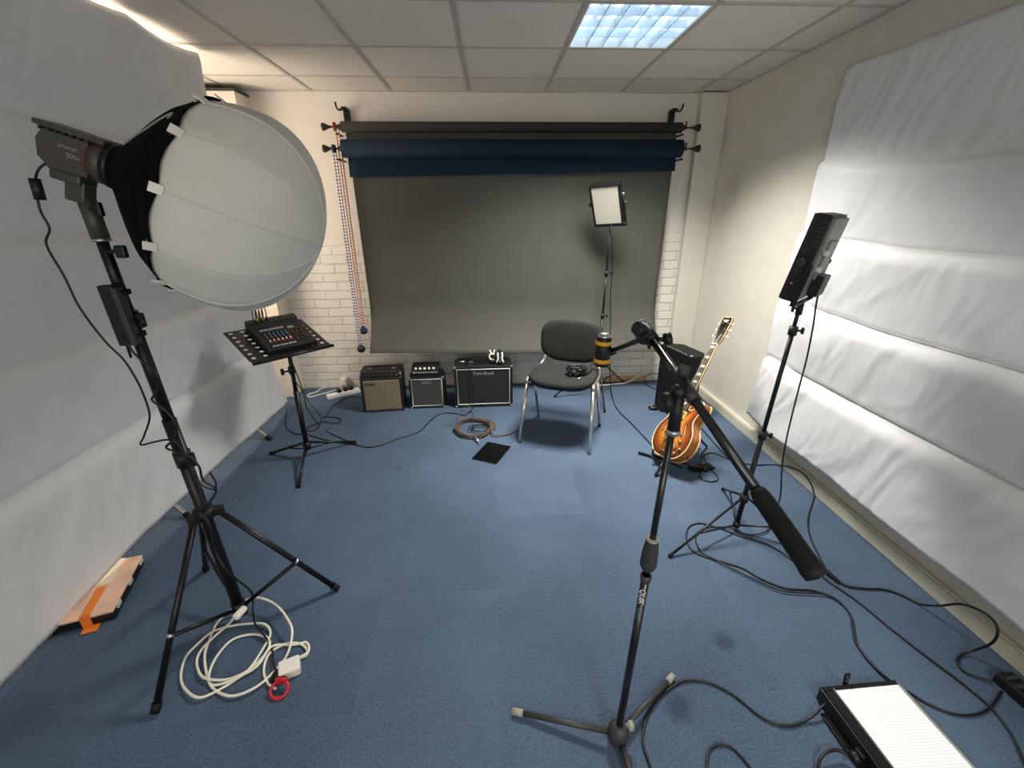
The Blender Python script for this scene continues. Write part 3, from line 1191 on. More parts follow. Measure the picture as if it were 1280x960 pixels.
# control box strapped to the pole, cables
bx = thing('power_adapter', 'slim black power box strapped to the pole of the tall tripod', 'power box', tuple(on(1.20)))
Rz = rot_to(PD)
q = on(1.285) + V((-0.004, -0.036, 0))
MB().box(q, (0.044, 0.030, 0.185), Rz, bevel=0.005).build('casing', 'black_plastic', bx)
MB().box(q + V((0.026, 0.0, -0.004)), (0.010, 0.032, 0.175), Rz, bevel=0.003).build('side_rail', 'dark_grey_plastic', bx)
for z in (1.22, 1.35):
    MB().lathe(on(z) + V((-0.002, -0.016, 0)), PD, [(-0.007, 0.034), (-0.007, 0.036), (0.007, 0.036), (0.007, 0.034)], 20).build('strap', 'black_rubber', bx)


def cable(name, pts, r, material, label, cat='cable', group=None, seg=6, samples=6):
    o = MB().tube(pts, r, seg, samples=samples).build(name, material)
    return tag(o, label, cat, group)


def near_pole(u, v, dy=-0.03):
    return FY(u, v, 1.40 + dy)


pw = [Lc - LX * 0.045 - LU * 0.042, FY(58, 204, 1.41), FY(47, 214, 1.40), FY(45, 232, 1.38)]
pw += [FY(u, v, 1.37) for u, v in [(50, 262), (62, 286), (58, 306), (80, 345), (100, 385), (130, 425), (153, 448), (165, 465), (178, 490), (187, 520), (180, 545), (176, 556)]]
pw += [near_pole(u, v, -0.03) for u, v in [(195, 552), (212, 550), (226, 560), (246, 600), (266, 612), (270, 604), (262, 590)]]
o = cable('power_cable', pw, 0.0032, 'black_cable', 'thin black cable drooping from the studio lamp to the tripod pole', 'cable')
f1 = FY(47, 237, 1.38)
MB().cyl(f1 + V((0.002, 0, 0.028)), f1 - V((0.002, 0, 0.026)), 0.013).build('ferrite', 'black_plastic', o)
pl = FY(62, 203, 1.41)
MB().cyl(Lc - LX * 0.042 - LU * 0.040, FY(60, 206, 1.415), 0.011, 0.008).build('plug', 'black_plastic', o)

pw = [on(1.15) + V((-0.02, -0.03, 0))] + [near_pole(u, v) for u, v in [(158, 428), (168, 442)]]
pw += [near_pole(u, v, -0.028) for u, v in [(186, 458), (198, 470), (196, 490), (190, 500), (205, 512), (220, 530), (218, 548), (208, 560), (232, 568), (248, 582), (254, 600), (270, 612), (262, 628), (250, 640)]]
pw += [FY(262, 655, 1.36), FY(270, 690, 1.35), FY(286, 716, 1.33), FZ(314, 740, 0.13), FZ(316, 765, 0.05), FZ(320, 782, 0.03), FZ(338, 805, 0.012), FZ(342, 830, 0.012), FZ(349, 846, 0.02)]
cable('power_cable', pw, 0.0038, 'black_cable', 'black cable wound down the tripod pole to the white extension socket', 'cable')

# white extension lead coiled by the tripod
px = [(365, 826), (385, 815), (383, 803), (368, 806), (340, 808), (322, 832), (300, 846), (278, 860), (250, 872), (232, 862), (226, 845), (232, 822), (246, 806), (262, 792),
      (278, 785), (305, 780), (330, 780), (338, 792), (328, 812), (310, 838), (288, 851), (265, 856), (258, 840), (256, 818), (262, 800), (272, 778), (290, 762), (306, 751), (322, 747), (345, 756), (362, 778), (365, 795), (358, 820), (340, 842), (318, 860), (290, 870), (268, 862), (261, 846), (270, 822), (290, 800), (315, 793), (334, 797), (336, 810), (318, 832), (292, 847), (270, 850), (252, 845), (246, 828), (252, 812), (270, 794), (285, 781), (291, 774)]
px2 = [(365, 826), (384, 818), (378, 806), (360, 804), (340, 814), (332, 826), (330, 842), (336, 855), (345, 861)]
ex = thing('extension_lead', 'coiled white extension lead lying on the carpet by the tall tripod', 'extension lead', tuple(FZ(310, 810)))
pts = []
for i, (a_, b_) in enumerate(px):
    z = 0.006 + 0.010 * (0.5 + 0.5 * math.sin(i * 1.7))
    if i >= len(px) - 2:
        z += 0.052 * (i - len(px) + 3)
    if 26 <= i <= 31:
        z += 0.05 * math.sin(PI * (i - 25) / 7)
    pts.append(FZ(a_, b_, z))
MB().tube(pts, 0.0046, 8).build('cord', 'white_cable', ex)
MB().tube([FZ(a_, b_, 0.006 + 0.004 * (i % 2)) for i, (a_, b_) in enumerate(px2)], 0.0046, 8).build('cord', 'white_cable', ex)
c = FZ(362, 835, 0.018)
dx = (FZ(380, 826) - FZ(350, 838)).normalized()
Rk = Matrix((dx, V((0, 0, 1)).cross(dx), V((0, 0, 1)))).transposed()
MB().box(c, (0.072, 0.062, 0.036), Rk, bevel=0.006).build('socket_block', 'white_plastic', ex)
c = FZ(300, 766, 0.125)
dx = (FZ(307, 758) - FZ(292, 774)).normalized()
Rk = Matrix((dx, V((0, 0, 1)).cross(dx), V((0, 0, 1)))).transposed()
MB().box(c, (0.055, 0.026, 0.022), Rk, bevel=0.008).build('plug', 'white_plastic', ex)
c = FZ(349, 862, 0.018)
tp = thing('cable_tie', 'small red ring of a plug pull beside the white socket', 'ring', (c.x, c.y, 0))
rg = MB().tube([c + V((0.030 * math.cos(t), 0.023 * math.sin(t), 0.012 * math.sin(t))) for t in [2 * PI * k / 16 for k in range(16)]], 0.0055, 8, close=True)
rg.build('ring', 'red_plastic', tp)
MB().box(c + V((0.0, 0.024, 0.010)), (0.044, 0.012, 0.026), bevel=0.005).build('grip', 'red_plastic', tp)
c = FZ(349, 846, 0.016)
pg = MB().box(c, (0.05, 0.034, 0.03), bevel=0.008).build('mains_plug', 'black_plastic')
tag(pg, 'black plug pushed into the white socket block, above the red ring', 'plug')

# parts organiser box with orange strap
a_, b_, c_ = FZ(177, 693, 0.055), FZ(140, 762, 0.055), FZ(78, 768, 0.055)
ey = (a_ - b_)
LY = ey.length
ey.normalize()
ex_ = V((ey.y, -ey.x, 0))
ob = thing('organiser_box', 'flat parts case with pinkish clear lid and orange strap, half under the left sheet', 'case', ((a_.x + b_.x) / 2 - 0.1, (a_.y + b_.y) / 2, 0))
W_ = 0.26
cc = (a_ + b_) / 2 - ex_ * (W_ / 2)
Rk = Matrix((ex_, ey, V((0, 0, 1)))).transposed()
MB().box(V((cc.x, cc.y, 0.021)), (W_, LY, 0.040), Rk, bevel=0.006).build('tray', 'black_plastic', ob)
lid = MB().box(V((cc.x, cc.y, 0.047)), (W_ + 0.004, LY + 0.004, 0.014), Rk, bevel=0.005).build('lid', 'tray_lid', ob)
MB().box(V((cc.x, cc.y, 0.0552)) + ex_ * 0.045 + ey * 0.09, (0.045, LY * 0.48, 0.0016), Rk).build('label', 'paper_label', lid)
sp_ = MB().box(V((cc.x, cc.y, 0.0562)) + ex_ * 0.04 - ey * (LY * 0.26), (0.032, LY * 0.46, 0.004), Rk, bevel=0.001)
sp_.box(V((cc.x, cc.y, 0.030)) + ex_ * 0.04 - ey * (LY / 2 + 0.004), (0.034, 0.005, 0.056), Rk, bevel=0.001)
sp_.box(V((cc.x, cc.y, 0.006)) + ex_ * 0.055 - ey * (LY / 2 + 0.022), (0.055, 0.04, 0.003), Rk, bevel=0.001)
sp_.build('strap', 'orange_plastic', ob)
for t in (-0.36, 0.02, 0.40):
    MB().box(V((cc.x, cc.y, 0.040)) + ex_ * (W_ / 2 + 0.003) + ey * (LY * t), (0.010, 0.035, 0.022), Rk, bevel=0.003).build('latch', 'latch', ob)

# silver stand legs poking out under the left sheet
for (fu, fv, tu, tv, zt, lab) in ((339, 550, 318, 515, 0.2, 'silver stand leg with black foot showing under the left sheet near the mixer stand'),
                                  (239, 648, 228, 610, 0.2, 'pale stand leg showing under the left sheet behind the tall tripod')):
    f = FZ(fu, fv)
    top = V((-2.0, f.y + 0.10, 0.26))
    s = thing('curtain_stand', lab, 'stand', (f.x, f.y, 0))
    d = (top - f).normalized()
    lg = MB().box(lerp(f, top, 0.5), (0.014, 0.026, (top - f).length), rot_to(d), bevel=0.002).build('leg', 'silver', s)
    MB().cyl(f, f + d * 0.045, 0.017, 0.015).build('foot', 'black_rubber', lg)
    MB().cyl((-2.0, f.y + 0.10, 0.03), (-2.0, f.y + 0.10, 1.9), 0.016).build('pole', 'silver', s)
    for k in (-1, 1):
        MB().box(lerp(V((-2.0 - 0.02, f.y + 0.10, 0.26)), V((-2.22, f.y + 0.10 + 0.3 * k, 0.0)), 0.5), (0.014, 0.026, 0.46),
                 rot_to(V((-2.0 - 0.02, f.y + 0.10, 0.26)) - V((-2.22, f.y + 0.10 + 0.3 * k, 0.0))), bevel=0.002).build('leg', 'silver', s)

# ================================================================== MUSIC STAND + MIXER
MSB = V((-1.275, 2.71, 0))
ms = thing('music_stand', 'black tripod music stand with punched tray carrying the mixer', 'music stand', tuple(MSB))
MB().cyl(MSB + V((0, 0, 0.09)), MSB + V((0, 0, 0.50)), 0.0165).build('pole', 'black_metal', ms)
MB().cyl(MSB + V((0, 0, 0.48)), MSB + V((0.004, 0.004, 0.80)), 0.013).build('pole', 'black_metal', ms)
c = MB().cyl(MSB + V((0, 0, 0.62)), MSB + V((0, 0, 0.665)), 0.02).build('collar', 'black_plastic', ms)
MB().cyl(MSB + V((-0.01, -0.01, 0.64)), MSB + V((-0.045, -0.03, 0.64)), 0.006).cyl(MSB + V((-0.045, -0.03, 0.622)), MSB + V((-0.045, -0.03, 0.66)), 0.010).build('knob', 'black_plastic', c)
c = MB().cyl(MSB + V((0, 0, 0.765)), MSB + V((0, 0, 0.815)), 0.02).build('collar', 'black_plastic', ms)
MB().tube([MSB + V((-0.01, -0.01, 0.79)), MSB + V((-0.05, -0.035, 0.785)), MSB + V((-0.06, -0.04, 0.81))], 0.007).build('hook', 'black_plastic', c)
MB().cyl(MSB + V((0, 0, 0.07)), MSB + V((0, 0, 0.125)), 0.026).build('hub', 'black_plastic', ms)
for (u, v) in ((340, 568), (374, 609), (443, 554)):
    f = FZ(u, v)
    dr = (V((f.x, f.y, 0)) - MSB).normalized()
    lg = MB().tube([MSB + dr * 0.02 + V((0, 0, 0.115)), V((f.x, f.y, 0.012))], 0.0095, 8, smooth=False).build('leg', 'black_metal', ms)
    MB().cyl(V((f.x, f.y, 0.011)) - dr * 0.02, V((f.x, f.y, 0.010)) + dr * 0.012, 0.0125).build('foot', 'black_rubber', lg)
    MB().tube([MSB + dr * 0.015 + V((0, 0, 0.07)), lerp(MSB + V((0, 0, 0.115)), V((f.x, f.y, 0.012)), 0.5)], 0.005, 6, smooth=False).build('brace', 'black_metal', ms)

fl, fr = FZ(312, 452, 0.795), FZ(411, 429, 0.795)
tx = (fr - fl)
TW = tx.length
tx.normalize()
tyh = V((-tx.y, tx.x, 0))
TT = math.radians(19)
ty = (tyh * math.cos(TT) + V((0, 0, 1)) * math.sin(TT)).normalized()
tz = tx.cross(ty).normalized()
TR = Matrix((tx, ty, tz)).transposed()
TD = 0.345


def tray(x, y, z=0.0):
    return fl + tx * x + ty * y + tz * z


# punched plate: round holes in both side panels
pm = MB()
cols = [0.035, 0.085]
HR = 0.0125


def punched(x0, x1, holes_x, y0, y1, ny):
    """a strip of plate with a row of octagon holes along y for each x in holes_x"""
    cw = (x1 - x0) / len(holes_x)
    chh = (y1 - y0) / ny
    for i in range(len(holes_x)):
        for j in range(ny):
            cx_, cy_ = x0 + cw * (i + 0.5), y0 + chh * (j + 0.5)
            outer, inner = [], []
            for k in range(16):
                a = 2 * PI * (k + 0.5) / 16
                ca, sa = math.cos(a), math.sin(a)
                m = max(abs(ca), abs(sa))
                outer.append((cx_ + ca / m * cw / 2, cy_ + sa / m * chh / 2))
                inner.append((cx_ + HR * ca, cy_ + HR * sa))
            # exact corners
            for lst in (outer,):
                for q_ in (2, 6, 10, 14):
                    pass
            ov = [pm.bm.verts.new(tray(*p)) for p in outer]
            iv = [pm.bm.verts.new(tray(*p)) for p in inner]
            for k in range(16):
                l = (k + 1) % 16
                pm.bm.faces.new([ov[k], ov[l], iv[l], iv[k]])
            for k in (1, 5, 9, 13):      # fill the corner triangles
                l = (k + 1) % 16
                cxn = cx_ + (cw / 2 if outer[k][0] + outer[l][0] > 2 * cx_ else -cw / 2)
                cyn = cy_ + (chh / 2 if outer[k][1] + outer[l][1] > 2 * cy_ else -chh / 2)
                pm.bm.faces.new([ov[k], pm.bm.verts.new(tray(cxn, cyn)), ov[l]])


punched(0.0, 0.13, [0, 1], 0.0, TD, 7)
punched(TW - 0.13, TW, [0, 1], 0.0, TD, 7)
vs = [pm.bm.verts.new(tray(*p)) for p in ((0.13, 0), (TW - 0.13, 0), (TW - 0.13, TD), (0.13, TD))]
pm.bm.faces.new(vs)
desk = pm.build('desk', 'black_metal', ms)
desk.modifiers.new('thickness', 'SOLIDIFY').thickness = 0.003
lp_ = MB().box(tray(TW / 2, -0.022, 0.004), (TW, 0.05, 0.004), TR, bevel=0.001)
lp_.tube([tray(-0.002, -0.046, 0.010), tray(TW + 0.002, -0.046, 0.010)], 0.010, 10, smooth=False)
lp_.build('lip', 'black_metal', ms)
MB().box(tray(TW / 2, TD * 0.35, -0.014), (0.06, 0.12, 0.02), TR, bevel=0.004).build('bracket', 'black_metal', ms)
hb = tray(TW / 2, TD * 0.35, -0.02)
MB().tube([MSB + V((0.003, 0.003, 0.79)), hb], 0.014, 8, smooth=False).build('neck', 'black_metal', ms)

# mixer on the tray
MXX, MXY, MXW, MXD = 0.112, 0.012, 0.295, 0.30
mx_ = thing('mixer', 'small black audio mixer with rows of knobs lying on the music stand tray', 'mixer', tuple(tray(MXX + MXW / 2, MXY, 0.002)))
sec = [(0, 0.002), (MXD, 0.002), (MXD, 0.075), (MXD - 0.03, 0.078), (MXD - 0.075, 0.058), (0.02, 0.034), (0, 0.028)]
RS = Matrix((ty, tz, tx)).transposed()
MB().prism([(y, z) for y, z in sec], 0, MXW, RS, tray(MXX, MXY), bevel=0.004).build('casing', 'black_plastic', mx_)


def mxp(x, y, dz=0.0):
    z = 0.034 + (0.058 - 0.034) * (y - 0.02) / (MXD - 0.095)
    return tray(MXX + x, MXY + y, z + dz)


slope = (ty * (MXD - 0.095) + tz * 0.024).normalized()
sn = tx.cross(slope).normalized()
SRm = Matrix((tx, slope, sn)).transposed()
for i in range(6):
    x = 0.045 + 0.024 * i
    MB().box(mxp(x, 0.028, 0.003), (0.020, 0.012, 0.007), SRm, bevel=0.002).build('button', 'grey_print', mx_)
    for j, mtn in enumerate(('red_knob', 'knob_cream', 'red_knob', 'blue_knob', 'blue_knob', 'dark_grey_plastic')):
        p = mxp(x, 0.056 + 0.021 * j)
        MB().cyl(p, p + sn * 0.011, 0.0058, 0.0048, 10).build('knob', mtn, mx_)
    p = mxp(x, 0.188)
    MB().box(p + sn * 0.002, (0.020, 0.014, 0.005), SRm, bevel=0.001).build('button', 'grey_print', mx_)
for i in range(3):
    for j in range(4):
        p = mxp(0.20 + 0.026 * i, 0.05 + 0.033 * j)
        MB().cyl(p, p + sn * 0.010, 0.0062, 0.005, 10).build('knob', 'dark_grey_plastic' if (i + j) % 3 else 'red_knob', mx_)
MB().box(mxp(0.215, 0.178, 0.001), (0.035, 0.016, 0.003), SRm).build('display', 'grey_print', mx_)
for i in range(8):
    p = tray(MXX + 0.03 + 0.034 * i, MXY + MXD - 0.05, 0.070)
    MB().cyl(p, p + sn * 0.006, 0.009, seg=12).build('jack', 'dark_grey_plastic', mx_)
for i in range(4):
    x0 = MXX + 0.055 + 0.018 * i
    p = tray(x0, MXY + MXD - 0.045, 0.072)
    q = tray(x0 + 0.012, MXY + MXD + 0.03, 0.02)
    o = cable('patch_cable', [p, p + tz * 0.045, p + tz * 0.085 + ty * 0.02, p + tz * 0.07 + ty * 0.06, q + ty * 0.01, q - tz * 0.06, q - tz * 0.15 - ty * 0.02], 0.0032, 'black_cable' if i % 2 else 'brown_cable',
              'thin patch cables looping out of the back of the mixer', 'cable', 'patch cables at the mixer')
    MB().cyl(p, p + tz * 0.035, 0.0062, seg=10).build('plug', 'black_plastic' if i % 2 else 'gold', o)

# ================================================================== BOOM MIC STAND
HB = V((0.368, 0.868, 0.0))
JT = FY(849, 487, 0.90)                     # boom joint
mc = thing('microphone_stand', 'black boom microphone stand in the right foreground with grey-tipped folding legs', 'microphone stand', tuple(HB))
Bm = V((HB.x, HB.y, 0.05))
MD = (JT - Bm).normalized()


def mp_(z):
    return Bm + (JT - Bm) * ((z - Bm.z) / (JT.z - Bm.z))


lower = MB().cyl(mp_(0.05), mp_(0.662), 0.0112).build('lower_tube', 'black_satin', mc)
MB().lathe(mp_(0.648), MD, [(0, 0.0115), (0.004, 0.0135), (0.022, 0.0150), (0.024, 0.0115)], 20).build('collar', 'dark_grey_plastic', lower)
MB().cyl(mp_(0.60), mp_(1.13), 0.0085).build('upper_tube', 'black_satin', mc)
MB().lathe(mp_(0.69), MD, [(0, 0.009), (0.0, 0.015), (0.015, 0.022), (0.055, 0.0205), (0.09, 0.0165), (0.096, 0.0165), (0.096, 0.009)], 24).build('grip_clutch', 'dark_grey_plastic', mc)
MB().lathe(mp_(0.784), MD, [(0, 0.0168), (0.004, 0.0172), (0.006, 0.009)], 24).build('clutch_rim', 'grey_rubber', mc)
# lettering down the tube, facing the viewer
tc_ = (CAM - mp_(0.60))
tcn = (tc_ - MD * tc_.dot(MD)).normalized()
text_part('lettering', 'QUIK', 0.021, 'white_print', lower, -MD, MD.cross(tcn) * -1 if False else (-MD).cross(tcn) * -1, mp_(0.632) + tcn * 0.0115 - (tcn.cross(-MD)) * 0.0072, extrude=0.0004, shear=0.25)
text_part('lettering', 'LOK', 0.017, 'blue_knob', lower, -MD, (-MD).cross(tcn) * -1, mp_(0.566) + tcn * 0.0115 - (tcn.cross(-MD)) * 0.0062, extrude=0.0004, shear=0.25)
MB().lathe(mp_(0.012), MD, [(0, 0), (0, 0.018), (0.012, 0.030), (0.040, 0.034), (0.062, 0.030), (0.078, 0.018), (0.078, 0)], 28).build('base_hub', 'dark_grey_plastic', mc)
MB().cyl(V((HB.x, HB.y, 0.072)), V((HB.x + 0.035, HB.y + 0.004, 0.074)), 0.009).cyl(V((HB.x + 0.03, HB.y + 0.004, 0.074)), V((HB.x + 0.046, HB.y + 0.004, 0.074)), 0.014, seg=12).build('leg_lock', 'grey_rubber', mc)
for (u, v) in ((646, 890), (838, 848)):
    f = FZ(u, v, 0.012)
    dr = (V((f.x, f.y, 0)) - HB).normalized()
    lg = MB().tube([V((HB.x, HB.y, 0.045)) + dr * 0.02, f], 0.0092, 10, smooth=False).build('leg', 'dark_grey_plastic', mc)
    MB().tube([f - dr * 0.022 + V((0, 0, 0.002)), f + dr * 0.016 + V((0, 0, -0.0005))], 0.0115, 12, smooth=False).build('foot', 'grey_rubber', lg)
f = V((HB.x + 0.03, HB.y - 0.285, 0.012))
dr = (V((f.x, f.y, 0)) - HB).normalized()
lg = MB().tube([V((HB.x, HB.y, 0.045)) + dr * 0.02, f], 0.0092, 10, smooth=False).build('leg', 'dark_grey_plastic', mc)
MB().tube([f - dr * 0.022 + V((0, 0, 0.002)), f + dr * 0.016], 0.0115, 12, smooth=False).build('foot', 'grey_rubber', lg)

BJ = FY(855, 481, 0.915)
BN = FY(1023, 724, BNY)
bd_ = (BN - BJ).normalized()
# far end continues the same straight line
BF = BJ - bd_ * BFL
MB().cyl(BF, BN - bd_ * (GRL - 0.02), 0.0102).build('boom_arm', 'black_satin', mc)
gp_ = MB().lathe(BN - bd_ * GRL, bd_, [(0, 0.009), (0.0, 0.0135), (0.012, 0.0165), (0.025, 0.0175), (GRL - 0.03, 0.0180), (GRL - 0.015, 0.0195), (GRL - 0.004, 0.018), (GRL, 0.0)], 48,
                 lambda a, s: 1.0 - (0.10 * (0.5 + 0.5 * math.cos(a * 10)) if 0.024 < s < GRL - 0.028 else 0)).build('counterweight_grip', 'black_rubber', mc)
jn = MB().cyl(BJ - bd_ * 0.045, BJ + bd_ * 0.05, 0.0145).build('boom_clamp', 'black_plastic', mc)
MB().cyl(BJ + bd_ * 0.0, BJ + bd_ * 0.052, 0.0150).build('clamp_sleeve', 'dark_grey_plastic', jn)
side = bd_.cross(V((0, 0, 1))).normalized()
upb = side.cross(bd_).normalized()
MB().cyl(BJ + upb * 0.008 - bd_ * 0.02, BJ + upb * 0.034 - bd_ * 0.022, 0.013, seg=20).build('top_knob', 'dark_grey_plastic', jn)
toc = (CAM - JT).normalized()
lf_ = V((-1, 0.0, 0.0))
pv = JT + V((-0.008, 0, -0.03))
MB().cyl(pv + lf_ * 0.004, pv + lf_ * 0.030, 0.023, seg=24).build('tilt_knob', 'black_plastic', mc)
MB().cyl(JT - V((0, 0, 0.11)), JT + V((0, 0, 0.0)), 0.0145).sphere(JT + V((0, 0, -0.005)), 0.019, 16).build('swivel_head', 'black_plastic', mc)
MB().lathe(JT - V((0, 0, 0.112)), (0, 0, 1), [(0, 0.009), (0, 0.0165), (0.012, 0.0165), (0.012, 0.009)], 20).build('swivel_ring', 'silver', mc)
# clamp near the far end with the side arm and the banded microphone
MB().lathe(BF + bd_ * 0.006, -bd_, [(0, 0), (0, 0.0105), (0.012, 0.0105), (0.014, 0)], 18).build('end_cap', 'grey_rubber', mc)
cl = BF + bd_ * 0.045
MCY = MICY
mtop, mbot = FY(751, 421, MCY), FY(752, 457, MCY)
mup = V((0.02, 0, 1)).normalized()
mcen = (mtop + mbot) / 2
ml = (mtop - mbot).length
arm = thing('clamp_arm', 'short black swivel arm clamped to the far end of the microphone boom', 'arm', tuple(cl))
rgm = MB().cyl(cl - bd_ * 0.028, cl + bd_ * 0.028, 0.0165)
rgm.box(cl + upb * 0.0 + side * 0.014, (0.03, 0.035, 0.045), rot_to(bd_), bevel=0.005)
rgm.build('clamp', 'black_plastic', arm)
MB().cyl(cl + upb * 0.012 + side * 0.02, cl + upb * 0.026 + side * 0.045, 0.016, seg=18).build('clamp_knob', 'black_plastic', arm)
MB().cyl(cl + V((0.008, 0.0, 0.0)) + bd_ * 0.018, cl + V((0.030, 0.0, 0.004)) + bd_ * 0.028, 0.006).cyl(cl + V((0.026, 0.0, 0.004)) + bd_ * 0.028, cl + V((0.042, 0.0, 0.008)) + bd_ * 0.030, 0.016, seg=20).build('wheel_knob', 'black_plastic', arm)
ma = mcen + V((0.026, -0.004, 0.0))
MB().tube([cl + V((-0.012, 0, -0.012)), lerp(cl, ma, 0.3) + V((0, 0, -0.004)), ma], lambda t: 0.0085 - 0.002 * t, 10).build('rod', 'black_metal', arm)
MB().cyl(ma + V((0.014, 0, 0.006)), ma - V((0.006, 0, 0.003)), 0.013, seg=16).build('ball_joint', 'black_plastic', arm)
MB().tube([cl + V((-0.002, -0.004, -0.016)), cl + V((0.002, -0.008, -0.036))], 0.004, 6, smooth=False).build('screw', 'black_metal', arm)
mi = thing('microphone', 'stubby black microphone with two yellow bands on the boom arm in front of the chair', 'microphone', tuple(mbot))
MR = 0.0235
MB().lathe(mbot, mup, [(0, 0), (0, MR * 0.85), (0.004, MR), (ml * 0.93, MR), (ml * 0.97, MR * 0.92), (ml, MR * 0.85), (ml, 0)], 28).build('body', 'black_plastic', mi)
for t in (0.13, 0.74):
    MB().lathe(mbot + mup * (ml * t), mup, [(0, MR * 0.9), (0, MR * 1.06), (ml * 0.13, MR * 1.06), (ml * 0.13, MR * 0.9)], 28).build('band', 'yellow', mi)
MB().lathe(mbot + mup * (ml * 0.97), mup, [(0, MR * 0.8), (0.006, MR * 0.8), (0.012, MR * 0.6), (0.014, 0)], 24).build('grille', 'silver', mi)

# ================================================================== LIGHT PANELS


def panel_frame(c, nh, tilt):
    """axes of a panel whose face looks along nh, tilted up by tilt"""
    nh = V((nh[0], nh[1], 0)).normalized()
    n = (nh * math.cos(tilt) + V((0, 0, 1)) * math.sin(tilt)).normalized()
    x = V((0, 0, 1)).cross(n).normalized()
    y = n.cross(x).normalized()
    return x, y, n, Matrix((x, y, n)).transposed()


# --- panel on the stand by the backdrop
bp_c = lerp(FY(738, 233, 3.56), FY(777, 280, 3.56), 0.5) + V((0.01, 0.03, 0))
px_, py_, pn_, PR_ = panel_frame(bp_c, (-0.52, -0.85), math.radians(-26))
_q = Matrix.Rotation(math.radians(3.5), 3, pn_)
px_, py_ = _q @ px_, _q @ py_
PR_ = Matrix((px_, py_, pn_)).transposed()
PW, PH_ = 0.235, 0.315
bpan = thing('led_light', 'square LED light panel with pale diffuser on the stand before the grey backdrop', 'light panel', tuple(bp_c))
MB().box(bp_c - pn_ * 0.03, (PW, PH_, 0.045), PR_, bevel=0.006).build('housing', 'black_plastic', bpan)
MB().box(bp_c - pn_ * 0.001, (PW - 0.028, PH_ - 0.024, 0.012), PR_, bevel=0.003).build('diffuser', 'diffuser_off', bpan)
fr_ = MB()
for s in (-1, 1):
    fr_.box(bp_c + px_ * (s * (PW / 2 - 0.006)), (0.013, PH_, 0.022), PR_, bevel=0.002)
    fr_.box(bp_c + py_ * (s * (PH_ / 2 - 0.006)), (PW, 0.013, 0.022), PR_, bevel=0.002)
fr_.build('rim', 'black_plastic', bpan)
yk = MB()
for s in (-1, 1):
    yk.box(bp_c - pn_ * 0.03 + px_ * (s * (PW / 2 + 0.010)) - py_ * 0.08, (0.006, 0.20, 0.02), PR_, bevel=0.001)
yk.box(bp_c - pn_ * 0.03 - py_ * 0.178, (PW + 0.026, 0.006, 0.02), PR_, bevel=0.001)
yk.build('yoke', 'black_metal', bpan)
for s in (-1, 1):
    MB().cyl(bp_c - pn_ * 0.03 + px_ * (s * (PW / 2 + 0.012)), bp_c - pn_ * 0.03 + px_ * (s * (PW / 2 + 0.034)), 0.013, seg=14).build('side_knob', 'dark_grey_plastic', bpan)
MB().cyl(bp_c - pn_ * 0.05 + px_ * (PW / 2 + 0.0) + py_ * 0.06, bp_c - pn_ * 0.05 + px_ * (PW / 2 + 0.012) + py_ * 0.06, 0.008).build('dial', 'grey_print', bpan)


def small_stand(root, base, top, hubz, feet, lowz, r=0.011, knobs=()):
    base, top = V(base), V(top)

    def at(z):
        return base + (top - base) * ((z - base.z) / (top.z - base.z))
    zs = [lowz] + [z for z in knobs] + [top.z]
    for k, (a, b) in enumerate(zip(zs, zs[1:])):
        MB().cyl(at(a - (0.02 if k else 0)), at(b), r * (1 - 0.17 * k)).build('pole', 'black_metal', root)
    for k, z in enumerate(knobs):
        c = MB().cyl(at(z - 0.022), at(z + 0.018), r * 1.45).build('collar', 'black_plastic', root)
        p = at(z)
        MB().cyl(p, p + V((0.03, -0.012, 0)), 0.005).box(p + V((0.034, -0.014, 0)), (0.010, 0.014, 0.03), bevel=0.004).build('knob', 'black_plastic', c)
    MB().cyl(at(hubz - 0.02), at(hubz + 0.02), r * 1.7).build('hub', 'black_plastic', root)
    MB().cyl(at(lowz - 0.012), at(lowz + 0.02), r * 1.45).build('lower_hub', 'black_plastic', root)
    for f in feet:
        f = V(f)
        d = V((f.x - base.x, f.y - base.y, 0)).normalized()
        h = at(hubz) + d * (r * 1.8)
        lg = tri_leg('leg', h, f, 0.0062, root, capr=1.5, capl=0.025)
        m = lerp(h, f, 0.6)
        b = MB().tube([at(lowz) + d * r, m], 0.0048, 6, smooth=False).build('brace', 'black_metal', root)
        MB().sphere(m, 0.008, 8).build('rivet', 'silver', b)


bst = thing('light_stand', 'thin black tripod stand behind the chair carrying the pale square panel', 'light stand', (0.925, 3.60, 0))
btop = bp_c - pn_ * 0.03 - py_ * 0.18
small_stand(bst, (0.925, 3.60, 0), (btop.x, btop.y, btop.z), 0.36, [FZ(779, 478), FZ(756, 516), (0.56, 3.66, 0)], 0.16, 0.0105, knobs=(0.75, 1.1))
cable('power_cable', [bp_c - pn_ * 0.05 - py_ * 0.13, FY(764, 292, 3.6), FY(766, 330, 3.62), FY(763, 370, 3.62), FY(763, 405, 3.6), FY(762, 440, 3.58), FZ(763, 476, 0.10), FZ(765, 495, 0.01), FZ(772, 512, 0.006), FZ(790, 530, 0.006), FZ(806, 547, 0.006), FZ(822, 562, 0.006), FZ(850, 575, 0.006)], 0.0042, 'black_cable',
      'black cable hanging from the square panel and running over the carpet to the guitar', 'cable')

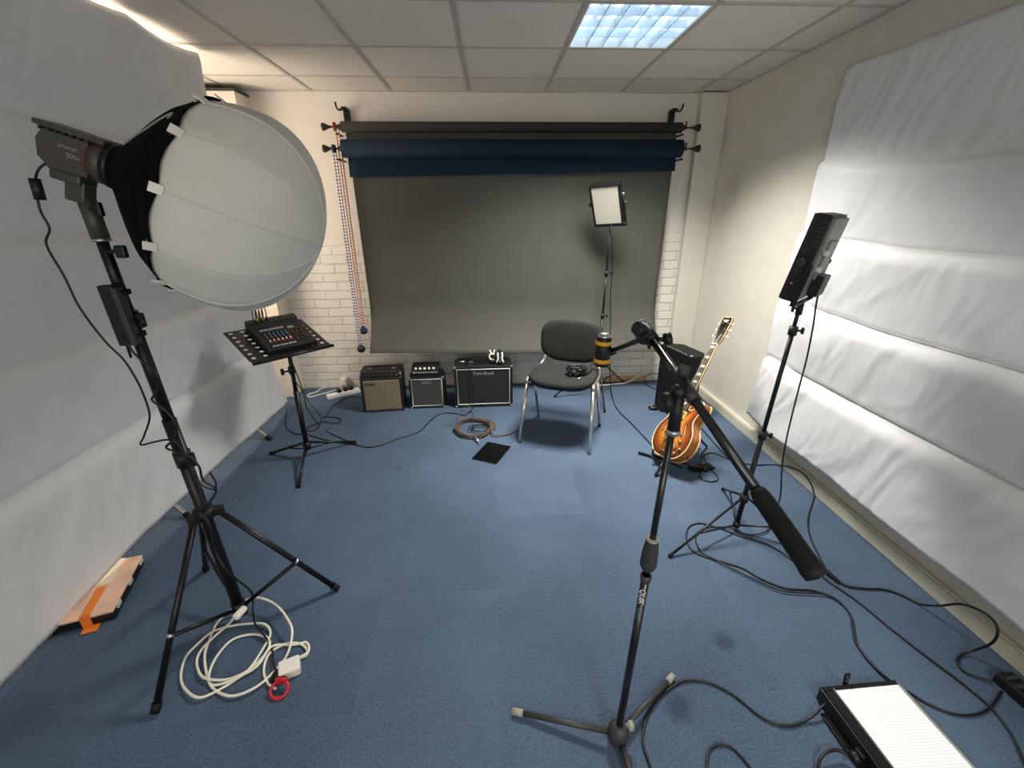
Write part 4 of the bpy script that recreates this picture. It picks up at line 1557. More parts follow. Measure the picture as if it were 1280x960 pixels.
# --- panel seen edge-on by the right wall
rp_c = FY(1021, 322, 1.82) + V((0.0, 0.02, 0.0))
px_, py_, pn_, PR_ = panel_frame(rp_c, RPN, math.radians(RPT))
PW, PH_ = 0.25, 0.345
rpan = thing('led_light', 'black LED light panel seen edge-on, on the stand by the right wall', 'light panel', tuple(rp_c))
hs = MB().box(rp_c, (PW, PH_, 0.055), PR_, bevel=0.003)
hs.box(rp_c + pn_ * 0.03, (PW - 0.006, PH_ - 0.006, 0.012), PR_, bevel=0.002)
body = hs.build('housing', 'black_plastic', rpan)
MB().box(rp_c + pn_ * 0.0365, (PW - 0.03, PH_ - 0.03, 0.004), PR_).build('led_face', 'led', rpan)
sgn = 1 if (px_.dot(CAM - rp_c) > 0) else -1
sl_m = MB()
for k in range(6):
    sl_m.box(rp_c + px_ * (sgn * (PW / 2 + 0.0005)) + py_ * (0.055 + 0.017 * k) - pn_ * 0.010, (0.0035, 0.005, 0.028), PR_)
sl_m.build('vent_slots', 'dark_grey_plastic', body)
MB().cyl(rp_c + px_ * (sgn * PW / 2) - py_ * 0.015 + pn_ * 0.006, rp_c + px_ * (sgn * (PW / 2 + 0.020)) - py_ * 0.015 + pn_ * 0.006, 0.017, seg=18).build('dimmer_knob', 'dark_grey_plastic', body)
for k, dy in enumerate((0.03, -0.05)):
    MB().cyl(rp_c + px_ * (sgn * PW / 2) + py_ * dy + pn_ * 0.012, rp_c + px_ * (sgn * (PW / 2 + 0.006)) + py_ * dy + pn_ * 0.012, 0.007, seg=12).build('button', 'dark_grey_plastic', body)
MB().box(rp_c + px_ * (sgn * (PW / 2 + 0.001)) - py_ * 0.10 + pn_ * 0.01, (0.003, 0.006, 0.006), PR_).build('indicator', 'white_print', body)
hk = MB().box(rp_c - pn_ * 0.034 + py_ * 0.02, (PW - 0.02, PH_ - 0.06, 0.016), PR_, bevel=0.003)
hk.box(rp_c - pn_ * 0.044 + py_ * 0.00, (PW * 0.5, PH_ * 0.45, 0.014), PR_, bevel=0.003)
bk = hk.build('back_plate', 'fin_grey', rpan)
for k, dy in enumerate((0.035, -0.03)):
    MB().cyl(rp_c + px_ * (sgn * PW * 0.36) - pn_ * 0.04 + py_ * dy, rp_c + px_ * (sgn * PW * 0.36) - pn_ * 0.062 + py_ * dy, 0.011, seg=14).build('dial', 'white_plastic', bk)
yk = MB()
for s in (-1, 1):
    yk.box(rp_c - pn_ * 0.03 + px_ * (s * (PW / 2 + 0.011)) - py_ * 0.10, (0.005, 0.17, 0.022), PR_, bevel=0.001)
yk.box(rp_c - pn_ * 0.03 - py_ * 0.185, (PW + 0.027, 0.005, 0.022), PR_, bevel=0.001)
yk.build('yoke', 'black_metal', rpan)
for s in (-1, 1):
    MB().cyl(rp_c - pn_ * 0.03 + px_ * (s * (PW / 2 + 0.012)) - py_ * 0.02, rp_c - pn_ * 0.03 + px_ * (s * (PW / 2 + 0.034)) - py_ * 0.02, 0.012, seg=14).build('yoke_knob', 'black_plastic', rpan)
MB().box(rp_c - pn_ * 0.062 - py_ * 0.10, (0.11, 0.085, 0.04), PR_, bevel=0.004).build('battery', 'black_plastic', rpan)

rtop = rp_c - pn_ * 0.03 - py_ * 0.187
rst = thing('light_stand', 'thin black tripod stand by the right wall holding the edge-on panel', 'light stand', (1.265, 1.825, 0))
small_stand(rst, (1.262, 1.822, 0), (rtop.x, rtop.y, rtop.z), 0.20, [FZ(836, 697), FZ(903, 612), FZ(1004, 684)], 0.035, 0.0125, knobs=(0.56, 1.075))
c = MB().cyl(rtop - V((0.0, 0, 0.055)), rtop, 0.014).build('spigot', 'black_metal', rst)
MB().cyl(rtop - V((0, 0, 0.03)), rtop + V((-0.04, -0.015, -0.022)), 0.005).box(rtop + V((-0.043, -0.017, -0.022)), (0.010, 0.014, 0.034), bevel=0.004).build('knob', 'black_plastic', c)
ck = [rp_c - pn_ * 0.075 - py_ * 0.13]
ck += [FY(u, v, yy) for u, v, yy in [(1020, 382, 1.78), (1016, 410, 1.76), (1008, 450, 1.75), (1000, 480, 1.74), (985, 540, 1.72), (978, 580, 1.70), (976, 615, 1.68)]]
ck += [FZ(973, 640, 0.02), FZ(985, 663, 0.006), FZ(1000, 690, 0.006), FZ(1030, 722, 0.006), FZ(1070, 750, 0.006), FZ(1115, 787, 0.006), FZ(1160, 822, 0.006), FZ(1200, 852, 0.006), FZ(1236, 882, 0.006), FZ(1252, 900, 0.006), FZ(1268, 925, 0.006), FZ(1285, 965, 0.006)]
cable('power_cable', ck, 0.0040, 'black_cable', 'black cable hanging from the edge-on panel, then straight across the carpet beside the right skirting', 'cable')

# --- LED panel lying face up in the right foreground
fpa, fpb = FZ(1024, 859, 0.062), FZ(1120, 850, 0.062)
fx = (fpb - fpa)
PW = fx.length + 0.004
fx.normalize()
fyv = V((0, 0, 1)).cross(fx).normalized()
PL = 0.345
fc = fpa + fx * (PW / 2) - fyv * (PL / 2)
FR_ = Matrix((fx, fyv, V((0, 0, 1)))).transposed()
fpan = thing('led_light', 'LED light panel lying face up on the carpet in the right foreground', 'light panel', (fc.x, fc.y, 0))
MB().box(V((fc.x, fc.y, 0.031)), (PW, PL, 0.048), FR_, bevel=0.004).build('housing', 'black_plastic', fpan)
LM = MB().box(V((fc.x, fc.y, 0.056)) + fx * 0.016, (PW - 0.052, PL - 0.028, 0.008), FR_)
LM.build('led_face', 'led', fpan)
fr_ = MB()
for s in (-1, 1):
    fr_.box(V((fc.x, fc.y, 0.058)) + fyv * (s * (PL / 2 - 0.006)), (PW, 0.012, 0.012), FR_, bevel=0.002)
    fr_.box(V((fc.x, fc.y, 0.058)) + fx * (s * (PW / 2 - 0.004)), (0.009, PL, 0.012), FR_, bevel=0.002)
fr_.box(V((fc.x, fc.y, 0.057)) - fx * (PW / 2 - 0.026), (0.030, PL - 0.02, 0.009), FR_)
fr_.build('rim', 'black_metal', fpan)
MB().box(V((fc.x, fc.y, 0.0645)) - fx * (PW / 2 - 0.042), (0.0035, PL - 0.02, 0.003), FR_).build('bezel_edge', 'silver', fpan)
MB().box(V((fc.x, fc.y, 0.0645)) + fx * (PW / 2 - 0.008), (0.007, PL - 0.008, 0.003), FR_).build('bezel_edge', 'silver', fpan)
yk = MB()
yk.box(V((fc.x, fc.y, 0.012)) - fx * (PW / 2 + 0.014) - fyv * 0.02, (0.018, 0.28, 0.006), FR_, bevel=0.001)
yk.box(V((fc.x, fc.y, 0.016)) - fx * (PW / 2 + 0.006) - fyv * 0.02, (0.02, 0.03, 0.02), FR_, bevel=0.002)
yk.box(V((fc.x, fc.y, 0.034)) - fx * (PW / 2 + 0.016) - fyv * 0.02, (0.012, 0.03, 0.05), FR_, bevel=0.002)
yk.build('yoke', 'black_metal', fpan)
p = V((fc.x, fc.y, 0.04)) - fx * (PW / 2) - fyv * 0.02
MB().cyl(p, p - fx * 0.034, 0.006).lathe(p - fx * 0.022, -fx, [(0, 0), (0, 0.016), (0.010, 0.018), (0.020, 0.014), (0.020, 0)], 8).build('yoke_knob', 'black_plastic', fpan)
p = V((fc.x, fc.y, 0.032)) + fyv * (PL / 2) - fx * 0.035
MB().tube([p, p + fyv * 0.012 + V((0, 0, 0.01)), p + fyv * 0.014 + V((0, 0, 0.055))], 0.007, 8, smooth=False).box(p + fyv * 0.014 + V((0, 0, 0.05)), (0.018, 0.010, 0.03), FR_, bevel=0.004).build('wing_screw', 'black_metal', fpan)

# ================================================================== CHAIR (local frame, faces -y)
cr_ = thing('chair', 'dark grey fabric stacking chair with chrome legs in front of the backdrop', 'chair', (0.517, 2.955, 0), math.radians(-23))


def superel(a, b, n, k=40, sx=1.0):
    out = []
    for i in range(k):
        t = 2 * PI * i / k
        c, s = math.cos(t), math.sin(t)
        out.append((a * abs(c) ** (2 / n) * (1 if c >= 0 else -1), b * abs(s) ** (2 / n) * (1 if s >= 0 else -1)))
    return out


seat = MB()
SO = superel(0.235, 0.205, 3.2, 56)
layers = [(0.0, 0.90, 0.455), (0.0, 0.985, 0.462), (0.0, 1.0, 0.476), (0.0, 0.985, 0.490), (0.0, 0.93, 0.498), (0.0, 0.7, 0.499), (0.0, 0.35, 0.496)]
rings = []
for _, k, z in layers:
    rings.append([seat.bm.verts.new((x * k, y * k - 0.02, z - 0.012 * max(0, (-y * k - 0.10) / 0.1) ** 2 + 0.006 * (x * k / 0.23) ** 2)) for x, y in SO])
for a, b in zip(rings, rings[1:]):
    for i in range(len(SO)):
        j = (i + 1) % len(SO)
        seat.bm.faces.new([a[i], a[j], b[j], b[i]]).smooth = True
seat.bm.faces.new(rings[-1])
seat.bm.faces.new(rings[0][::-1])
seat.build('seat', 'seat_fabric', cr_, local=True)
pan = MB()
rings = []
for k, z in ((0.80, 0.440), (0.93, 0.446), (0.965, 0.458), (0.96, 0.464)):
    rings.append([pan.bm.verts.new((x * k, y * k - 0.02, z - 0.012 * max(0, (-y * k - 0.10) / 0.1) ** 2)) for x, y in SO])
for a, b in zip(rings, rings[1:]):
    for i in range(len(SO)):
        j = (i + 1) % len(SO)
        pan.bm.faces.new([a[i], a[j], b[j], b[i]]).smooth = True
pan.bm.faces.new(rings[0][::-1])
pan.bm.faces.new(rings[-1])
pan.build('seat_pan', 'black_plastic', cr_, local=True)
# backrest: curved padded panel
BO = superel(0.24, 0.15, 3.4, 56)


def back_pt(x, zz, d):
    # bottom edge dips in the middle, panel wraps towards the sitter at its sides
    y = 0.235 + 0.10 * (zz + 0.15) * 0.6 - 0.30 * x * x + d
    return V((x, y, 0.672 + zz - (0.0 if zz > 0 else 0.018 * (1 - (x / 0.24) ** 2))))


for nm, mt_, sgn_, ks in (('backrest', 'seat_fabric', -1, ((0.97, 0.0), (1.0, 0.006), (0.995, 0.016), (0.96, 0.025), (0.8, 0.030), (0.4, 0.032))),
                          ('backrest_shell', 'black_plastic', 1, ((1.0, -0.001), (1.005, 0.004), (0.97, 0.012), (0.7, 0.014)))):
    bm_ = MB()
    rings = []
    for k, d in ks:
        rings.append([bm_.bm.verts.new(back_pt(x * k, z * k, sgn_ * d)) for x, z in BO])
    for a, b in zip(rings, rings[1:]):
        for i in range(len(BO)):
            j = (i + 1) % len(BO)
            bm_.bm.faces.new([a[i], a[j], b[j], b[i]]).smooth = True
    bm_.bm.faces.new(rings[-1])
    bm_.bm.faces.new(rings[0])
    bm_.build(nm, mt_, cr_, local=True)
for s in (-1, 1):
    fb, ft = V((s * 0.256, -0.232, 0.012)), V((s * 0.236, -0.120, 0.455))
    m = MB().tube([fb, ft], 0.0125, 12, smooth=False)
    lg = m.build('leg', 'chrome', cr_, local=True)
    MB().cyl((s * 0.256, -0.232, 0.0), (s * 0.2555, -0.230, 0.014), 0.0138).build('foot', 'dark_grey_plastic', lg, local=True)
    MB().cyl(ft - V((0, 0, 0.018)) + V((s * 0.0, -0.004, 0)), ft + V((0, 0, 0.008)), 0.017, 0.013).build('joint_cap', 'chrome', lg, local=True)
    rb, rt = V((s * 0.250, 0.225, 0.012)), V((s * 0.238, 0.03, 0.445))
    lg = MB().tube([rb, rt], 0.0125, 12, smooth=False).build('leg', 'chrome', cr_, local=True)
    MB().cyl((s * 0.250, 0.225, 0.0), (s * 0.2495, 0.221, 0.014), 0.0138).build('foot', 'dark_grey_plastic', lg, local=True)
    MB().tube([V((s * 0.236, -0.125, 0.462)), V((s * 0.240, -0.03, 0.468)), V((s * 0.238, 0.10, 0.470)), V((s * 0.222, 0.185, 0.485)), V((s * 0.200, 0.226, 0.54)), V((s * 0.190, 0.238, 0.62))], 0.0115, 10).build('side_rail', 'chrome', cr_, local=True)
MB().box((0, -0.09, 0.444), (0.47, 0.02, 0.016)).box((0, 0.06, 0.444), (0.47, 0.02, 0.016)).build('crossbar', 'black_metal', cr_, local=True)

# bundle of black cable on the seat
c = FZ(722, 468, 0.50)
random.seed(3)
bp = []
for k in range(90):
    t = k * 0.9
    r = 0.045 + 0.022 * math.sin(k * 1.3)
    bp.append(V((c.x + r * math.cos(t) - 0.008 + 0.012 * math.sin(k * .37), c.y + r * 0.8 * math.sin(t), 0.508 + 0.030 * (0.5 + 0.5 * math.sin(k * 0.61)) + 0.0003 * k)))
bp += [FZ(735, 466, 0.515), FZ(741, 461, 0.51), FZ(746, 462, 0.508)]
cb_ = thing('cable_bundle', 'tangled bundle of black cable lying on the grey chair seat', 'cable', (c.x, c.y, 0.50))
MB().tube(bp, 0.0048, 6).build('cord', 'black_cable', cb_)
MB().cyl(FZ(722, 474, 0.508), FZ(726, 472, 0.512), 0.006).build('plug', 'silver', cb_)
MB().tube([FZ(708, 462, 0.53), FZ(712, 457, 0.56), FZ(716, 462, 0.535), FZ(712, 470, 0.512)], 0.006, 6).build('strap', 'black_rubber', cb_)

# ================================================================== AMPLIFIERS (local frames: x right, y away, origin front bottom centre)


def corners(root, W, D, H, r=0.016, where=(-1, 1), tops=(0, 1)):
    for sx in where:
        for tz_ in tops:
            MB().box((sx * (W / 2 - r * 0.5), r * 0.45, (H - r * 0.5) if tz_ else r * 0.6), (r * 1.25, r * 1.15, r * 1.25), bevel=r * 0.35).build('corner', 'silver', root, local=True)
            if tz_:
                MB().box((sx * (W / 2 - r * 0.5), D - r * 0.45, H - r * 0.5), (r * 1.25, r * 1.15, r * 1.25), bevel=r * 0.35).build('corner', 'silver', root, local=True)


def amp_handle(root, W, y, z, L=0.18):
    h = MB().tube([(-L / 2, y, z + 0.004), (-L / 2 + 0.02, y, z + 0.020), (0, y, z + 0.026), (L / 2 - 0.02, y, z + 0.020), (L / 2, y, z + 0.004)], 0.007, 8).build('handle', 'black_rubber', root, local=True)
    for s in (-1, 1):
        MB().box((s * L / 2, y, z + 0.004), (0.03, 0.022, 0.008), bevel=0.002).build('handle_cap', 'silver', h, local=True)


def script(root, x0, x1, y, z, h, mtn, seed, r=0.0016):
    """an illegible flourish of cursive lettering"""
    random.seed(seed)
    n = 14
    pts = []
    for k in range(n * 2):
        t = k / (2 * n - 1)
        a = h * (1.0 if k < 3 or k % 7 == 0 else 0.55)
        pts.append(V((x0 + (x1 - x0) * t + 0.004 * math.sin(k * 2.3), y, z + (a if k % 2 else 0) * (0.8 + 0.3 * random.random()))))
    return MB().tube(pts, r, 5, samples=4).build('logo', mtn, root, local=True)


# amp 1: beige grille
a1, b1 = FZ(455, 516), FZ(506, 513)
d = b1 - a1
W1, D1, H1 = d.length, 0.23, 0.345
r1 = thing('guitar_amplifier', 'black guitar amplifier with beige grille cloth, leftmost by the back wall', 'amplifier', tuple((a1 + b1) / 2), math.atan2(d.y, d.x))
sh = MB()
sh.prism([(0.012, 0), (D1, 0), (D1, H1), (0.05, H1), (0.006, H1 - 0.05), (0.0, 0.02)], -W1 / 2, W1 / 2, Matrix(((0, 0, 1), (1, 0, 0), (0, 1, 0))), bevel=0.006)
sh.build('cabinet', 'tolex', r1, local=True)
MB().box((0, -0.002, 0.153), (W1 - 0.045, 0.012, 0.262), bevel=0.004).build('grille', 'grille_beige', r1, local=True)
MB().box((0, 0.003, 0.016), (W1 - 0.02, 0.012, 0.026), bevel=0.003).build('bottom_rail', 'dark_grey_plastic', r1, local=True)
ang = Matrix.Rotation(math.radians(-42), 3, 'X')
cp_ = MB().box((0, 0.0265, H1 - 0.026), (W1 - 0.03, 0.004, 0.052), ang, bevel=0.001).build('control_panel', 'black_metal', r1, local=True)
nv = V((0, -math.sin(math.radians(48)), math.cos(math.radians(48))))
for k in range(7):
    p = V((-W1 / 2 + 0.045 + 0.034 * k + (0.006 if k > 3 else 0), 0.025, H1 - 0.028))
    MB().cyl(p, p + nv * 0.013, 0.0085, 0.007, 12).build('knob', 'dark_grey_plastic', cp_, local=True)
p = V((W1 / 2 - 0.04, 0.025, H1 - 0.028))
MB().cyl(p, p + nv * 0.004, 0.006).build('jack', 'silver', cp_, local=True)
script(r1, -W1 / 2 + 0.035, -W1 / 2 + 0.115, -0.0095, 0.252, 0.016, 'dark_grey_plastic', 4, 0.0028)
amp_handle(r1, W1, 0.12, H1, 0.19)
corners(r1, W1, D1, H1, 0.014, tops=(1,))

# amp 2: small cabinet and head
a1, b1 = FZ(514, 511), FZ(557, 509.5)
d = b1 - a1
W2, D2, H2 = d.length, 0.20, 0.285
r2 = thing('speaker_cabinet', 'small black speaker cabinet with grey grille and white piping, between two amplifiers', 'speaker', tuple((a1 + b1) / 2), math.atan2(d.y, d.x))


def piped_cab(root, W, D, H, grille, m=0.020, pr=0.0042):
    c = MB()
    t = 0.016
    c.box((0, D / 2 + 0.012, H / 2), (W, D - 0.024, H), bevel=0.008)
    for s in (-1, 1):
        c.box((s * (W / 2 - t / 2), 0.012, H / 2), (t, 0.024, H), bevel=0.004)
        c.box((0, 0.012, H / 2 + s * (H / 2 - t / 2)), (W, 0.024, t), bevel=0.004)
    c.build('cabinet', 'tolex', root, local=True)
    MB().box((0, 0.010, H / 2), (W - 2 * t, 0.012, H - 2 * t)).build('grille', grille, root, local=True)
    x, z0, z1 = W / 2 - m, m + 0.004, H - m
    MB().tube([(-x, 0.002, z0), (x, 0.002, z0), (x, 0.002, z1), (-x, 0.002, z1)], pr, 8, smooth=False, close=True).build('piping', 'piping', root, local=True)


piped_cab(r2, W2, D2, H2, 'grille_grey')
corners(r2, W2, D2, H2, 0.016)
plq = MB()
for s in (-1, 1):
    plq.box((0, 0.0025, H2 - 0.045 + s * 0.013), (0.085, 0.003, 0.002))
    plq.box((s * 0.042, 0.0025, H2 - 0.045), (0.002, 0.003, 0.028))
pq = plq.build('plate', 'grey_print', r2, local=True)
XW = V((math.cos(r2.rotation_euler.z), math.sin(r2.rotation_euler.z), 0))
RM2 = ROOTM[r2.name]
text_part('lettering', 'Quilter', 0.020, 'grey_print', pq, XW, (0, 0, 1), RM2 @ V((-0.034, 0.002, H2 - 0.052)), shear=0.2)

c0 = RM2 @ V((-0.005, 0.0, H2))
r2b = thing('amplifier_head', 'compact black amplifier head with five cream knobs on the small grey-grilled cabinet', 'amplifier', tuple(c0), r2.rotation_euler.z)
HW, HD, HH = 0.225, 0.155, 0.085
MB().prism([(0.012, 0), (HD, 0), (HD, HH), (0.05, HH), (0.012, 0.03)], -HW / 2, HW / 2, Matrix(((0, 0, 1), (1, 0, 0), (0, 1, 0))), bevel=0.005).build('casing', 'black_metal', r2b, local=True)
fn_ = V((0, -0.82, 0.57)).normalized()
fv = V((0, 0.57, 0.82)).normalized()


def hp(x, t):
    return V((x, 0.012 + 0.038 * t, 0.03 + 0.055 * t))


for k in range(5):
    p = hp(-0.078 + 0.037 * k, 0.62)
    MB().cyl(p, p + fn_ * 0.014, 0.0115, 0.009, 14).build('knob', 'knob_cream', r2b, local=True)
for k in range(7):
    p = hp(-0.092 + 0.02 * k, 0.12)
    MB().cyl(p, p + fn_ * 0.005, 0.006 if k else 0.010, seg=10).build('jack', 'silver' if k == 0 else 'grey_print', r2b, local=True)
XH = XW
FVW = (ROOTM[r2b.name].to_3x3() @ fv)
text_part('lettering', 'Quilter', 0.020, 'grey_print', r2b, XH, FVW, ROOTM[r2b.name] @ (hp(0.045, 0.03) + fn_ * 0.001), shear=0.2)

# amp 3: wide combo
a1, b1 = FZ(569.5, 510), FZ(641, 507.5)
d = b1 - a1
W3, D3, H3 = d.length, 0.23, 0.372
r3 = thing('guitar_amplifier', 'wide black guitar amplifier with black grille and white piping beside the chair', 'amplifier', tuple((a1 + b1) / 2), math.atan2(d.y, d.x))
piped_cab(r3, W3, D3, H3, 'grille_black', 0.026, 0.0048)
corners(r3, W3, D3, H3, 0.018)
amp_handle(r3, W3, 0.12, H3, 0.2)
RM3 = ROOTM[r3.name]
XW3 = V((math.cos(r3.rotation_euler.z), math.sin(r3.rotation_euler.z), 0))
text_part('lettering', 'Two-Rock', 0.042, 'grey_print', r3, XW3, (0, 0, 1), RM3 @ V((-0.092, 0.003, H3 - 0.075)), shear=0.15)
rc = MB().box((0, D3 - 0.03, H3 + 0.004), (W3 - 0.05, 0.04, 0.008), bevel=0.002).build('top_panel', 'black_metal', r3, local=True)
o = cable('instrument_cable', [RM3 @ V(p) for p in [(-0.16, 0.10, H3 + 0.010), (-0.13, 0.05, H3 + 0.022), (-0.118, 0.0, H3 + 0.010), (-0.112, -0.012, H3 - 0.03), (-0.10, -0.014, H3 - 0.12), (-0.095, -0.016, 0.2), (-0.09, -0.03, 0.06), (-0.10, -0.06, 0.008), (-0.13, -0.10, 0.006)]], 0.0036, 'black_cable',
          'black cable hanging over the front of the wide amplifier', 'cable')
MB().cyl(RM3 @ V((-0.20, 0.10, H3 + 0.012)), RM3 @ V((-0.155, 0.095, H3 + 0.014)), 0.008).build('plug', 'silver', o)

# two little black and white clips on amp 3
for (lx, k) in ((0.085, 0), (0.145, 1)):
    p0 = RM3 @ V((lx, 0.09 - 0.03 * k, H3))
    CS = 1.3
    cl_ = thing('spring_clip', ['small clip with two white prongs up, left one on the wide amplifier',
                                'small white clip with black ends, right one on the wide amplifier'][k], 'clip', tuple(p0))
    if k == 0:
        MB().lathe(p0 + CS * V((0, 0, 0)), (0, 0, 1), [(0, 0), (0, 0.028), (0.02, 0.032), (0.038, 0.022), (0.038, 0)], 16).build('base', 'black_plastic', cl_)
        MB().tube([p0 + CS * V((0.018 * math.cos(t) - 0.004, -0.012, 0.045 + 0.020 * math.sin(t))) for t in [PI * (0.25 + 1.5 * i / 9) for i in range(10)]], 0.008, 8).build('jaw', 'white_plastic', cl_)
        for s in (-1, 1):
            MB().tube([p0 + CS * V((s * 0.004, -0.008, 0.058)), p0 + CS * V((s * 0.016 - 0.004, -0.005, 0.09))], lambda t: 0.008 - 0.003 * t, 8, smooth=False).build('prong', 'white_plastic', cl_)
        MB().sphere(p0 + CS * V((0.010, -0.014, 0.046)), 0.013, 12).build('pivot', 'black_plastic', cl_)
    else:
        MB().lathe(p0 + CS * V((0, -0.008, 0)), (0, 0, 1), [(0, 0), (0, 0.022), (0.015, 0.029), (0.036, 0.025), (0.038, 0)], 16).build('base', 'black_plastic', cl_)
        for s in (-1, 1):
            MB().tube([p0 + CS * V((s * 0.020, -0.012, 0.012)), p0 + CS * V((s * 0.012, -0.012, 0.035)), p0 + CS * V((s * 0.014, -0.01, 0.06)), p0 + CS * V((s * 0.012, -0.008, 0.078))], 0.010, 8).build('jaw', 'white_plastic', cl_)
        MB().box(p0 + CS * V((0, -0.014, 0.05)), (0.012, 0.016, 0.05), bevel=0.004).build('spine', 'black_plastic', cl_)
        MB().sphere(p0 + CS * V((0, -0.006, 0.088)), 0.019, 14, (1, 0.9, 0.8)).build('head', 'black_plastic', cl_)

# amp 4: black speaker in the right back corner, turned towards the room
a4, b4 = FZ(822, 509), FZ(868, 511)
ro = math.radians(SPROT)
r4 = thing('stage_speaker', 'tall black stage speaker standing in the right back corner behind the guitar', 'speaker', (1.445, 3.25, 0), ro)
W4, D4, H4 = 0.38, 0.17, 0.55
s4 = MB().prism([(-W4 / 2, 0), (W4 / 2, 0), (W4 / 2, D4 * 0.55), (W4 / 2 - 0.06, D4), (-W4 / 2 + 0.06, D4), (-W4 / 2, D4 * 0.55)], 0.012, H4, bevel=0.012)
s4.build('cabinet', 'speaker_black', r4, local=True)
MB().box((0, -0.004, H4 * 0.46), (W4 - 0.03, 0.012, H4 - 0.10), bevel=0.005).build('grille', 'speaker_black', r4, local=True)
for k in range(9):
    MB().sphere((-W4 / 2 + 0.03 + 0.034 * k, 0.016, H4 + 0.001), 0.0055, 8).build('rivet', 'silver', r4, local=True)
MB().cyl((W4 / 2 - 0.025, 0.03, H4), (W4 / 2 - 0.025, 0.03, H4 + 0.006), 0.011).build('jewel', 'silver', r4, local=True)
for sx in (-1, 1):
    for yy in (0.03, D4 - 0.06):
        MB().cyl((sx * (W4 / 2 - 0.07), yy, 0), (sx * (W4 / 2 - 0.07), yy, 0.014), 0.016).build('foot', 'black_rubber', r4, local=True)
c = FZ(814, 509, 0.02)
fs = thing('foot_pedal', 'small rounded black pedal on the carpet by the stage speaker', 'pedal', (c.x, c.y, 0))
MB().sphere(V((c.x + 0.02, c.y, 0.018)), 0.03, 16, (1.5, 1.1, 0.6)).build('body', 'black_plastic', fs)
MB().sphere(V((c.x - 0.004, c.y - 0.008, 0.036)), 0.009, 10).build('switch', 'silver', fs)

# ================================================================== GUITAR
G0 = FY(837, 582, 2.44)
G0 = V((1.112, 2.425, 0.080))
GH = FY(918, 399, GHY)
GA = (GH - G0)
GLEN = GA.length
GA.normalize()
gnh = V((GNX, GNY, 0)).normalized()
GN = (gnh - GA * gnh.dot(GA)).normalized()
GX = GA.cross(GN).normalized()
GS = GLEN / 1.0


def gp3(x, y, z=0.0):
    # the body is compact: squeezed towards its foot, the neck takes up the rest
    kx = 0.83 if y <= 0.46 and abs(x) > 0.03 else 1.0
    yy = y * 0.87 if y <= 0.40 else 0.348 + (y - 0.40) * (0.652 / 0.60)
    return G0 + GX * (x * kx * GS) + GA * (yy * GS) + GN * (z * GS)


GRm = Matrix((GX, GA, GN)).transposed()
gt = thing('electric_guitar', 'sunburst hollow-body electric guitar with a cutaway, leaning in its floor stand', 'guitar', tuple(G0))
outl = [(0, 0), (.075, .006), (.135, .035), (.178, .09), (.192, .155), (.180, .22), (.150, .268), (.133, .305), (.137, .345), (.150, .385), (.156, .42), (.148, .448), (.128, .452), (.104, .428), (.080, .398), (.052, .386), (.030, .400),
        (.026, .455), (-.026, .485), (-.075, .482), (-.122, .452), (-.148, .405), (-.147, .355), (-.133, .305), (-.150, .268), (-.180, .22), (-.192, .155), (-.178, .09), (-.135, .035), (-.075, .006)]
oc = [(p.x, p.y) for p in catmull([V((x, y, 0)) for x, y in outl], 4, True)]
CG = (0.0, 0.20)


def ring_top(bmesh_, uvl, z0, arch, sgnz, ks):
    rings = []
    for k in ks:
        rings.append([(bmesh_.verts.new(gp3(CG[0] + (x - CG[0]) * k, CG[1] + (y - CG[1]) * k, z0 + sgnz * arch * (1 - k ** 2.2) ** 1.0)), k) for x, y in oc])
    c = (bmesh_.verts.new(gp3(CG[0], CG[1], z0 + sgnz * arch)), 0.0)
    nn = len(oc)
    for a, b in zip(rings, rings[1:]):
        for i in range(nn):
            j = (i + 1) % nn
            f = bmesh_.faces.new([a[i][0], a[j][0], b[j][0], b[i][0]])
            f.smooth = True
            for lp, kk in zip(f.loops, (a[i][1], a[j][1], b[j][1], b[i][1])):
                lp[uvl].uv = (kk, 0.5)
    a = rings[-1]
    for i in range(nn):
        j = (i + 1) % nn
        f = bmesh_.faces.new([a[i][0], a[j][0], c[0]])
        f.smooth = True
        for lp, kk in zip(f.loops, (a[i][1], a[j][1], 0.0)):
            lp[uvl].uv = (kk, 0.5)


TH = 0.070
tb = MB()
uvl = tb.bm.loops.layers.uv.new('UVMap')
ring_top(tb.bm, uvl, TH / 2, 0.020, 1, (1.0, 0.97, 0.93, 0.86, 0.76, 0.62, 0.45, 0.25))
ring_top(tb.bm, uvl, -TH / 2, 0.016, -1, (1.0, 0.93, 0.8, 0.6, 0.3))
top = tb.build('body', 'sunburst', gt)
sdm = MB()
nn = len(oc)
a = [sdm.bm.verts.new(gp3(x, y, TH / 2)) for x, y in oc]
b = [sdm.bm.verts.new(gp3(x, y, -TH / 2)) for x, y in oc]
for i in range(nn):
    j = (i + 1) % nn
    sdm.bm.faces.new([a[i], a[j], b[j], b[i]]).smooth = True
sdm.build('body_side', 'guitar_side', gt)
for z in (TH / 2, -TH / 2):
    MB().tube([gp3(x, y, z) for x, y in oc], 0.0042, 6, smooth=False, close=True).build('binding', 'binding', gt)


def archz(x, y):
    # height of the arched top over (x, y)
    dx_, dy_ = x - CG[0], y - CG[1]
    best = 0
    import_k = 0.0
    for (ox, oy) in oc:
        ex_, ey_ = ox - CG[0], oy - CG[1]
        cr = abs(ex_ * dy_ - ey_ * dx_)
        if ex_ * dx_ + ey_ * dy_ > 0 and cr < 0.006:
            import_k = max(import_k, math.hypot(dx_, dy_) / math.hypot(ex_, ey_))
    return TH / 2 + 0.020 * (1 - min(1, import_k) ** 2.2)


